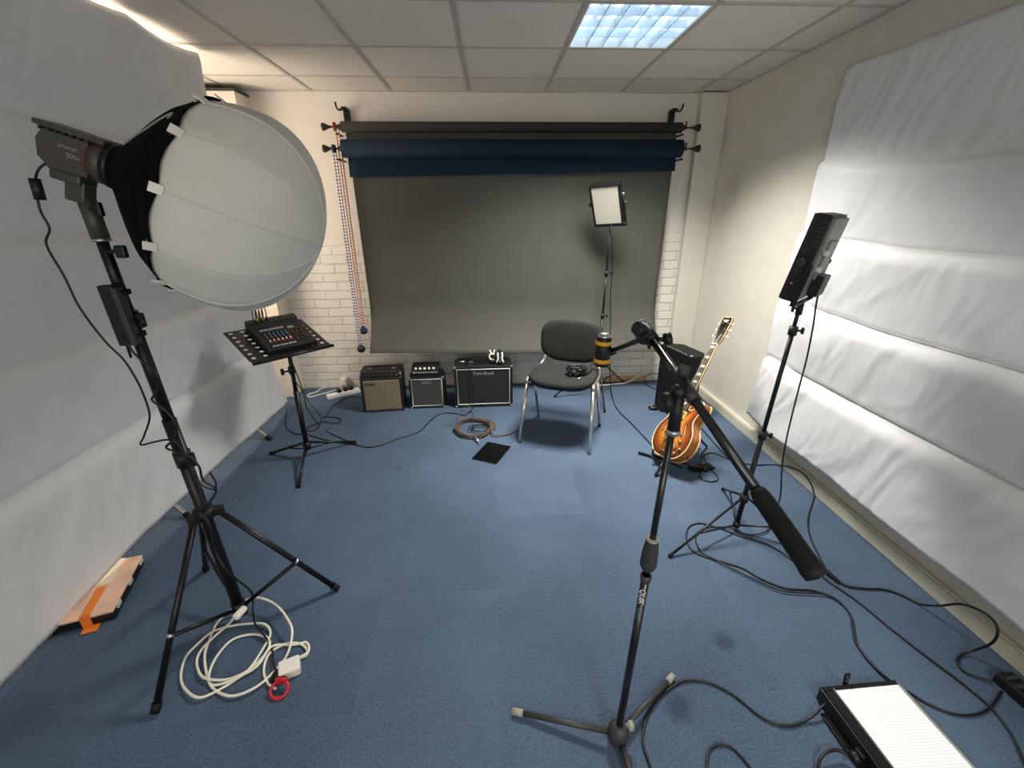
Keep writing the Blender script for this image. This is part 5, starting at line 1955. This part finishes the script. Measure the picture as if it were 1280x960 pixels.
for s in (-1, 1):
    pts = [(.098, .215), (.104, .228), (.094, .240), (.088, .225), (.096, .195), (.108, .165), (.112, .142), (.104, .128), (.096, .140), (.103, .150)]
    MB().tube([gp3(s * x, y + 0.05, archz(s * x, y + 0.05) + 0.001) for x, y in pts], 0.0032, 6).build('f_hole', 'head_black', gt)
    MB().tube([gp3(s * (x + 0.006), y + 0.05, archz(s * x, y + 0.05) + 0.0005) for x, y in pts[3:8]], 0.0018, 6).build('f_hole_edge', 'binding', gt)
for y in (0.335, 0.235):
    p = gp3(0, y, TH / 2 + 0.026)
    pk = MB().box(p, (0.082 * GS, 0.042 * GS, 0.018 * GS), GRm, bevel=0.004).build('pickup', 'gold' if y > 0.3 else 'gold', gt)
    MB().box(gp3(0, y, TH / 2 + 0.019), (0.094 * GS, 0.050 * GS, 0.012 * GS), GRm, bevel=0.002).build('pickup_ring', 'binding', pk)
br_ = MB().box(gp3(0, 0.175, TH / 2 + 0.030), (0.085 * GS, 0.014 * GS, 0.012 * GS), GRm, bevel=0.003)
br_.box(gp3(0, 0.175, TH / 2 + 0.020), (0.10 * GS, 0.018 * GS, 0.012 * GS), GRm, bevel=0.003)
br_.build('bridge', 'gold', gt)
tl = MB()
for x in (-0.024, 0, 0.024):
    tl.box(gp3(x, 0.09, TH / 2 + 0.022), (0.008 * GS, 0.085 * GS, 0.005 * GS), GRm, bevel=0.001)
tl.box(gp3(0, 0.128, TH / 2 + 0.024), (0.072 * GS, 0.012 * GS, 0.008 * GS), GRm, bevel=0.002)
tl.box(gp3(0, 0.045, TH / 2 + 0.020), (0.060 * GS, 0.012 * GS, 0.006 * GS), GRm, bevel=0.002)
tl.box(gp3(0, 0.008, TH / 2 - 0.005), (0.035 * GS, 0.006 * GS, 0.06 * GS), GRm, bevel=0.002)
tl.build('tailpiece', 'gold', gt)
for x, y in ((0.118, 0.145), (0.090, 0.095), (0.138, 0.095), (0.105, 0.055)):
    p = gp3(x, y, archz(x, y))
    MB().lathe(p, GN, [(0, 0), (0, 0.012), (0.012, 0.010), (0.014, 0)], 14).build('control_knob', 'gold', gt)
MB().tube([gp3(-0.125, 0.40, archz(-0.125, 0.40)), gp3(-0.125, 0.40, archz(-0.125, 0.40) + 0.016)], 0.004, 6, smooth=False).build('switch', 'pearl', gt)
# neck, fretboard, headstock
nk = MB()
secs = []
for y, w, th in ((0.40, 0.026, 0.052), (0.45, 0.026, 0.036), (0.50, 0.0255, 0.024), (0.65, 0.024, 0.022), (0.800, 0.0215, 0.021)):
    ring = []
    for k in range(12):
        a = PI + PI * k / 11
        ring.append(nk.bm.verts.new(gp3(w * math.cos(a), y, TH / 2 + 0.018 + th * math.sin(a))))
    secs.append(ring)
for a, b in zip(secs, secs[1:]):
    for k in range(12):
        l = (k + 1) % 12
        nk.bm.faces.new([a[k], a[l], b[l], b[k]]).smooth = k != 11
nk.bm.faces.new(secs[0])
nk.bm.faces.new(secs[-1][::-1])
neck = nk.build('neck', 'maple', gt)
gy = lambda y: (y * 0.87 if y <= 0.40 else 0.348 + (y - 0.40) * (0.652 / 0.60)) * GS
fb_ = MB().prism([(-0.028 * GS, gy(0.375)), (0.028 * GS, gy(0.375)), (0.0225 * GS, gy(0.805)), (-0.0225 * GS, gy(0.805))], 0, 0.007, GRm * 1.0, gp3(0, 0, TH / 2 + 0.018))
FBo = fb_.build('fretboard', 'ebony', gt)
MB().tube([gp3(0.0285, 0.375, TH / 2 + 0.022), gp3(0.0230, 0.805, TH / 2 + 0.022)], 0.0025, 6, smooth=False).tube([gp3(-0.0285, 0.375, TH / 2 + 0.022), gp3(-0.0230, 0.805, TH / 2 + 0.022)], 0.0025, 6, smooth=False).build('neck_binding', 'binding', FBo)
fm = MB()
sc_ = 0.63
for f in range(1, 21):
    y = 0.805 - sc_ * (1 - 2 ** (-f / 12))
    fm.box(gp3(0, y, TH / 2 + 0.026), (0.046 * GS, 0.0022, 0.0016), GRm)
fm.build('frets', 'silver', FBo)
for f in (1, 3, 5, 7, 9, 12, 15, 17):
    y = 0.805 - sc_ * (1 - (2 ** (-f / 12) + 2 ** (-(f - 1) / 12)) / 2)
    MB().box(gp3(0, y, TH / 2 + 0.0258), (0.032 * GS, 0.013 * GS * (1.3 if f < 9 else 0.9), 0.0012), GRm).build('inlay', 'pearl', FBo)
MB().box(gp3(0, 0.808, TH / 2 + 0.023), (0.046 * GS, 0.006, 0.012), GRm).build('nut', 'pearl', neck)
ho = [(-0.022, 0.812), (0.022, 0.812), (0.034, 0.845), (0.038, 0.87), (0.041, 0.965), (0.036, 0.985), (0.022, 0.992), (0.008, 0.983), (0.0, 0.990), (-0.008, 0.983), (-0.022, 0.992), (-0.036, 0.985), (-0.041, 0.965), (-0.038, 0.87), (-0.034, 0.845)]
hdm = MB().prism([(x * GS, gy(y)) for x, y in ho], 0, 0.014, GRm, gp3(0, 0, TH / 2 + 0.003), bevel=0.001)
head = hdm.build('headstock', 'maple', gt)
fcp = MB().prism([(x * GS * 0.92, gy(0.9 + (y - 0.9) * 0.955)) for x, y in ho], 0, 0.002, GRm, gp3(0, 0, TH / 2 + 0.0168)).build('face_plate', 'head_black', head)
MB().tube([gp3(x * 0.98, 0.9 + (y - 0.9) * 0.985, TH / 2 + 0.0165) for x, y in ho], 0.0025, 6, smooth=False, close=True).build('head_binding', 'binding', head)
for s in (-1, 1):
    for k in range(3):
        y = 0.865 + 0.040 * k
        p = gp3(s * 0.026, y, TH / 2 + 0.018)
        t = MB().cyl(p, p + GN * 0.008, 0.0065, seg=12).build('tuner', 'gold', head)
        q = gp3(s * 0.056, y, TH / 2 + 0.008)
        MB().cyl(gp3(s * 0.038, y, TH / 2 + 0.008), q, 0.003, seg=8).sphere(q, 0.010, 10, (1.0, 0.8, 0.55), GRm).build('tuner_button', 'pearl', t)
MB().prism([(-0.012 * GS, gy(0.955)), (0.012 * GS, gy(0.955)), (0.022 * GS, gy(0.968)), (-0.022 * GS, gy(0.968))], 0, 0.001, GRm, gp3(0, 0, TH / 2 + 0.019)).build('head_inlay', 'pearl', fcp)
stm = MB()
for k in range(6):
    x0, x1 = -0.026 + 0.0104 * k, -0.0175 + 0.007 * k
    stm.tube([gp3(x0, 0.128, TH / 2 + 0.030), gp3(x0, 0.176, TH / 2 + 0.0375), gp3(x1, 0.808, TH / 2 + 0.0295), gp3((-0.026 if k < 3 else 0.026), 0.865 + 0.04 * ((k if k < 3 else 5 - k)), TH / 2 + 0.024)], 0.0008, 4, smooth=False)
stm.build('strings', 'silver', gt)

# guitar stand
gsb = V((G0.x + 0.12, G0.y + 0.16, 0))
gs_ = thing('guitar_stand', 'low black folding guitar stand under the sunburst guitar', 'guitar stand', (gsb.x, gsb.y, 0))
hub_ = gp3(0, 0.13, -TH / 2 - 0.05)
MB().tube([gp3(0, 0.0, -TH / 2 - 0.03), gp3(0, 0.30, -TH / 2 - 0.035)], 0.011, 10, smooth=False).build('upright', 'black_metal', gs_)
MB().tube([gp3(-0.11, 0.30, -TH / 2 - 0.024), gp3(0.11, 0.30, -TH / 2 - 0.024)], 0.010, 10, smooth=False).build('back_rest', 'black_rubber', gs_)
MB().tube([gp3(-0.10, -0.012, -TH / 2 - 0.03), gp3(0.10, -0.012, -TH / 2 - 0.03)], 0.009, 10, smooth=False).build('crossbar', 'black_metal', gs_)
for s in (-1, 1):
    MB().tube([gp3(s * 0.09, -0.012, -TH / 2 - 0.03), gp3(s * 0.09, -0.016, TH / 2 + 0.01), gp3(s * 0.092, 0.022, TH / 2 + 0.018)], 0.0085, 8, smooth=False).build('cradle_arm', 'black_rubber', gs_)
low = gp3(0, 0.0, -TH / 2 - 0.03)
for (u, v, dz) in ((799, 566, 0), (820, 594, 0), (884, 588, 0)):
    f = FZ(u, v, 0.010)
    start = gp3(-0.10, -0.012, -TH / 2 - 0.03) if u == 799 else (low if u == 820 else gp3(0.05, 0.02, -TH / 2 - 0.035))
    if u == 820:
        start = gp3(0.02, -0.014, TH / 2 - 0.01)
    lg = MB().tube([start, f], 0.0085, 8, smooth=False).build('leg', 'black_metal', gs_)
    d = (f - start).normalized()
    MB().tube([f - d * 0.03, f + d * 0.004], 0.0105, 8, smooth=False).build('foot', 'black_rubber', lg)
f = V((gp3(0, 0.3, -TH / 2 - 0.035).x + 0.22, gp3(0, 0.3, -TH / 2 - 0.035).y + 0.16, 0.010))
lg = MB().tube([gp3(0, 0.28, -TH / 2 - 0.036), f], 0.0085, 8, smooth=False).build('leg', 'black_metal', gs_)
bpq = FZ(868, 588, 0)
pedal = MB().box((bpq.x + 0.05, bpq.y + 0.015, 0.010), (0.16, 0.06, 0.018), Matrix.Rotation(math.radians(10), 3, 'Z'), bevel=0.005).build('base_plate', 'black_rubber', gs_)

# ================================================================== SMALL THINGS ON THE CARPET
t0, t1, t3 = FZ(589.5, 573.5, 0.004), FZ(609.5, 577.5, 0.004), FZ(608.5, 553.5, 0.004)
ux = (t1 - t0)
uy = (t3 - t0)
tw, tl_ = 0.186, 0.255
uy.normalize()
ux = V((uy.y, -uy.x, 0))
tcn_ = t0 + ux * (tw / 2) + uy * (tl_ / 2)
tab = thing('tablet', 'black tablet lying screen up on the carpet in front of the cable coil', 'tablet', (tcn_.x, tcn_.y, 0))
Rk = Matrix((ux, uy, V((0, 0, 1)))).transposed()
MB().box((tcn_.x, tcn_.y, 0.0035), (tw, tl_, 0.007), Rk, bevel=0.0025).build('case', 'tablet_edge', tab)
MB().box((tcn_.x, tcn_.y, 0.0073), (tw - 0.004, tl_ - 0.004, 0.0012), Rk).build('screen', 'glass_black', tab)

random.seed(5)
cc = FZ(597, 538)
pts = []
for k in range(100):
    t = 2 * PI * k / 14
    r = 0.125 + 0.042 * math.sin(k * 0.43) * random.uniform(0.6, 1)
    pts.append(V((cc.x + r * 1.08 * math.cos(t), cc.y + r * 1.12 * math.sin(t), 0.008 + 0.036 * (k / 100) * (0.6 + 0.4 * math.sin(t * 1.3)))))
pts += [FZ(616, 543, 0.02), FZ(630, 544, 0.008), FZ(643, 540, 0.008), FZ(652, 533, 0.008), FZ(658, 525, 0.008)]
coil = thing('cable_coil', 'coil of brown braided instrument cable on the carpet in front of the wide amplifier', 'cable', (cc.x, cc.y, 0))
MB().tube(pts, 0.0050, 6, samples=4).build('cord', 'brown_cable', coil)
pts = [FZ(574, 536, 0.012), FZ(571, 528, 0.006), FZ(573, 519, 0.006), FZ(578, 510, 0.03), FZ(584, 507, 0.06), FZ(589, 511, 0.03), FZ(592, 519, 0.006), FZ(592, 527, 0.02)]
MB().tube(pts, 0.0032, 6).build('cord_end', 'brown_cable', coil)
pts = []
for k in range(30):
    t = 2 * PI * k / 11
    r = 0.055 + 0.015 * math.sin(k * 0.7)
    pts.append(V((cc.x + 0.01 + r * 1.2 * math.cos(t), cc.y + r * math.sin(t), 0.010 + 0.0008 * k)))
MB().tube(pts, 0.0035, 6, samples=4).build('inner_cord', 'black_cable', coil)
p, q = FZ(594, 546, 0.03), FZ(600, 555, 0.012)
MB().cyl(p, lerp(p, q, 0.75), 0.0085, 0.007).cyl(lerp(p, q, 0.75), q, 0.003).build('jack_plug', 'silver', coil)

cable('signal_cable', [FZ(u, v, 0.005) for u, v in [(381, 542), (400, 548), (425, 553), (445, 556), (460, 559), (478, 556), (495, 549), (512, 544), (525, 539), (535, 529), (545, 520), (556, 516), (570, 517), (580, 519), (588, 515)]], 0.0042, 'black_cable',
      'black cable running over the carpet from the music stand to the wide amplifier', 'cable')
# power strip and its white lead
pa, pb = FZ(409, 499, 0), FZ(450, 489.5, 0)
dx = (pb - pa).normalized()
Rk = Matrix((dx, V((0, 0, 1)).cross(dx), V((0, 0, 1)))).transposed()
mid = (pa + pb) / 2
ps = thing('power_strip', 'white power strip with black plugs on the carpet left of the beige-grilled amplifier', 'power strip', (mid.x, mid.y, 0))
MB().box((mid.x, mid.y, 0.02), ((pb - pa).length, 0.058, 0.04), Rk, bevel=0.008).build('body', 'white_plastic', ps)
for k, t in enumerate((0.38, 0.58, 0.74)):
    p = lerp(pa, pb, t)
    tag(MB().box((p.x, p.y, 0.058), (0.038, 0.042, 0.034), Rk, bevel=0.008).build('mains_plug', 'black_plastic'),
        ['black plug in the power strip nearest its free left end', 'middle black plug of three in the power strip', 'black plug in the power strip nearest the beige-grilled amplifier'][k], 'plug', 'plugs in the power strip')
cable('power_cable', [FZ(452, 488, 0.02), FZ(440, 486.5, 0.008), FZ(428, 487, 0.006), FZ(426, 485, 0.006), FZ(432, 483.5, 0.006), FZ(450, 484.5, 0.006)], 0.0055, 'white_cable', 'short white loop of flex behind the power strip', 'cable')
cable('power_cable', [FY(430, 476, 3.99), FZ(426, 484, 0.006), FZ(415, 489, 0.006), FZ(400, 493, 0.006), FZ(390, 496, 0.006), FZ(385.5, 495.5, 0.006), FZ(386, 493, 0.006), FZ(395, 490, 0.006), FZ(403, 485.5, 0.006), FZ(412, 483.5, 0.006), FZ(424, 483.5, 0.006)], 0.0055, 'white_cable',
      'white flex looping over the carpet at the foot of the brick wall, left corner', 'cable')
wp = FY(430.5, 479, 3.99)
tag(MB().box((wp.x, 3.995, wp.z + 0.02), (0.06, 0.07, 0.075), bevel=0.012).build('wall_plug', 'white_plastic'), 'white plug against the brick wall behind the power strip', 'plug')
cable('signal_cable', [FY(361, 446, 2.68), FY(364, 470, 2.66), FY(374, 483, 2.7), FZ(383, 498, 0.10), FZ(392, 510, 0.05), FZ(400, 518, 0.006), FZ(402, 524, 0.006)], 0.0035, 'black_cable', 'thin black cable dropping from the mixer to the carpet, right-hand one', 'cable')
cable('signal_cable', [FY(360, 440, 2.68), FY(372, 470, 2.66), FY(379, 490, 2.66), FY(384, 510, 2.68), FZ(396, 528, 0.02), FZ(412, 541, 0.006), FZ(430, 549, 0.006), FZ(446, 556, 0.006)], 0.0035, 'black_cable', 'thin black cable dropping behind the music stand pole to its front foot', 'cable')
cable('power_cable', [FZ(428, 501, 0.01), FZ(420, 505, 0.006), FZ(412, 513, 0.006), FZ(409, 519, 0.006), FZ(404, 522, 0.006), FZ(412, 521, 0.006), FZ(424, 523, 0.006), FZ(425, 528, 0.006), FZ(415, 529, 0.006), FZ(405, 527, 0.006), FZ(395, 530, 0.012), FZ(383, 535, 0.006), FZ(388, 539, 0.006), FZ(397, 535, 0.006), FZ(401, 525, 0.012)], 0.0035, 'black_cable',
      'black cable coiled on the carpet between the music stand and the power strip', 'cable')
o = cable('signal_cable', [FZ(360, 506, 0.02), FZ(357, 520, 0.006), FZ(358, 533, 0.006), FZ(366, 541, 0.006), FZ(376, 543, 0.006)], 0.0035, 'black_cable', 'black cable curling out from under the left sheet to the music stand', 'cable')
cable('power_cable', [FZ(452, 497, 0.006), FZ(443, 495, 0.006), FZ(434, 497, 0.006), FZ(425, 500, 0.006)], 0.0035, 'black_cable', 'short black flex between the power strip and the beige-grilled amplifier', 'cable')
cable('patch_cable', [RM2 @ V((0.10, 0.10, H2 + 0.05)), RM2 @ V((0.15, 0.08, H2 + 0.03)), RM2 @ V((0.175, 0.06, H2 + 0.0)), RM3 @ V((-W3 / 2 - 0.012, 0.05, H3 - 0.06)), RM3 @ V((-W3 / 2 + 0.02, 0.06, H3 + 0.012))], 0.004, 'black_cable', 'short black cable between the amplifier head and the wide amplifier', 'cable')

# white and black flex along the back wall, right side
cable('power_cable', [FZ(735, 482, 0.008), FZ(752, 481.5, 0.008), FZ(770, 480, 0.008), FZ(784, 478, 0.012), FY(796, 471, 3.98), FY(806, 466, 3.98), FY(818, 461, 3.98)], 0.0075, 'white_cable', 'white flex along the foot of the back wall, right of the chair', 'cable')
cable('power_cable', [FY(824, 468, 3.95), FY(815, 467, 3.95), FY(808, 470, 3.94), FY(806, 476, 3.92), FZ(812, 483, 0.01), FZ(822, 487, 0.006)], 0.004, 'black_cable', 'small black loop of flex against the back wall beside the stage speaker', 'cable')


def FS(u, v, z=0.005, lim=1.80):
    """on the carpet, or up against the right skirting where the flex stands off the floor"""
    p = FZ(u, v, z)
    if p.x > lim:
        d = ray(u, v)
        p = CAM + d * (lim / d.x)
    return p


LR_ = 'black_cable'
cable('power_cable', [FZ(u, v, 0.005) for u, v in [(1000, 737), (980, 735), (950, 723), (930, 711), (905, 703), (885, 697), (868, 690), (860, 680), (858, 668), (862, 658), (874, 654), (888, 657), (905, 662), (925, 670), (940, 674), (958, 680), (975, 689), (990, 700)]], 0.0040, LR_,
      'black cable looping round the near foot of the right light stand', 'cable')
cable('power_cable', [FZ(u, v, 0.010) for u, v in [(1122, 857), (1103, 843), (1087, 827), (1072, 806), (1068, 790), (1065, 772), (1055, 757), (1040, 746), (1022, 742), (998, 741), (975, 738), (945, 725), (920, 713), (895, 700), (878, 690), (871, 680), (870, 669), (878, 662), (895, 659), (915, 660), (930, 668), (945, 668), (958, 664), (964, 657)]], 0.0036, LR_,
      'second black cable looping inside the first by the foot of the right light stand', 'cable')
cable('power_cable', [FZ(u, v, 0.005) for u, v in [(1000, 737), (1015, 738), (1035, 744), (1052, 754), (1063, 769), (1066, 788), (1070, 804), (1085, 824), (1100, 840), (1116, 853), (1134, 864), (1160, 880), (1190, 892), (1215, 894), (1235, 887), (1246, 874), (1252, 864)]], 0.0040, LR_,
      'black cable snaking down past the floor light panel to the power brick', 'cable')
o = cable('power_cable', [FS(u, v, z) for u, v, z in [(1042, 723, 0.012), (1060, 733, 0.006), (1085, 736, 0.006), (1105, 737, 0.006), (1125, 743, 0.006), (1150, 755, 0.01), (1175, 757, 0.03), (1200, 755, 0.06), (1225, 763, 0.08), (1243, 777, 0.09), (1247, 792, 0.08), (1238, 805, 0.05), (1215, 814, 0.02), (1200, 820, 0.006), (1198, 830, 0.006), (1206, 840, 0.006), (1220, 846, 0.006), (1240, 852, 0.01)]], 0.0046, LR_,
          'thick black cable rising in a loop against the right skirting to the power brick', 'cable')
MB().cyl(FZ(1034, 715, 0.014), FZ(1049, 728, 0.010), 0.011, 0.007).build('plug', 'black_rubber', o)
b0, b1 = FZ(1240, 850, 0), FZ(1300, 908, 0)
dx = (b1 - b0).normalized()
dx = V((0.05, -1, 0)).normalized()
Rk = Matrix((dx, V((0, 0, 1)).cross(dx), V((0, 0, 1)))).transposed()
mid = V((1.795, 0.895, 0))
br4 = thing('power_brick', 'black power brick on the carpet against the right skirting', 'power brick', (mid.x, mid.y, 0))
MB().box((mid.x, mid.y, 0.022), (0.20, 0.065, 0.042), Rk, bevel=0.006).build('casing', 'black_plastic', br4)
for k in range(6):
    MB().box((mid.x + 0.001, mid.y + 0.075 - 0.03 * k, 0.0445), (0.012, 0.055, 0.004), Rk, bevel=0.001).build('rib', 'dark_grey_plastic', br4)
MB().box((mid.x + 0.02, mid.y + 0.0, 0.046), (0.035, 0.014, 0.003), Rk).build('sticker', 'white_print', br4)
cable('power_cable', [FS(u, v, 0.006, 1.88) for u, v in [(872, 530), (885, 545), (905, 567), (920, 577), (945, 581), (972, 581), (990, 585), (1005, 593), (1015, 608), (1017, 624), (1012, 640), (1010, 655), (1014, 674), (1024, 695), (1031, 708), (1037, 718)]], 0.0040, LR_,
      'black cable from the guitar past the right light stand along the right skirting', 'cable')
cable('instrument_cable', [gp3(0.16, 0.08, -0.01), gp3(0.20, 0.05, -0.03)] + [FZ(u, v, 0.006) for u, v in [(874, 560), (885, 583), (896, 594), (897, 600), (888, 602), (878, 599), (875, 592), (876, 580), (879, 570), (890, 566), (905, 571), (918, 577)]], 0.0036, LR_,
      'black instrument cable curling from the sunburst guitar body', 'cable')
cable('power_cable', [FZ(u, v, 0.006) for u, v in [(822, 985), (812, 955), (804, 929), (806, 905), (814, 886), (824, 872), (838, 860), (852, 852), (866, 850), (889, 854), (917, 869), (948, 894), (970, 905), (988, 907), (1003, 903)]] + [FZ(1018, 893, 0.02), FZ(1027, 884, 0.03), FZ(1034, 878, 0.035)], 0.0044, LR_,
      'black cable arching from the microphone stand foot to the floor light panel', 'cable')
cable('power_cable', [FZ(u, v, 0.006) for u, v in [(885, 975), (884, 955), (887, 938), (897, 931), (910, 932), (923, 942), (937, 959), (950, 980)]], 0.0040, LR_, 'small black loop of cable at the lower edge, between the microphone stand and floor panel', 'cable')
cable('power_cable', [FZ(1022, 965, 0.006), FZ(1025, 950, 0.02), FZ(1034, 940, 0.03), FZ(1048, 938, 0.03), FZ(1060, 944, 0.03), FZ(1074, 954, 0.03)], 0.0050, LR_, 'short thick black cable entering the left side of the floor light panel', 'cable')

# ------------------------------------------------------------------ view
vs_ = scene.view_settings
vs_.view_transform = 'Standard'
vs_.look = 'None'
vs_.gamma = 1
vs_.exposure = EXPO
vs_.use_curve_mapping = False
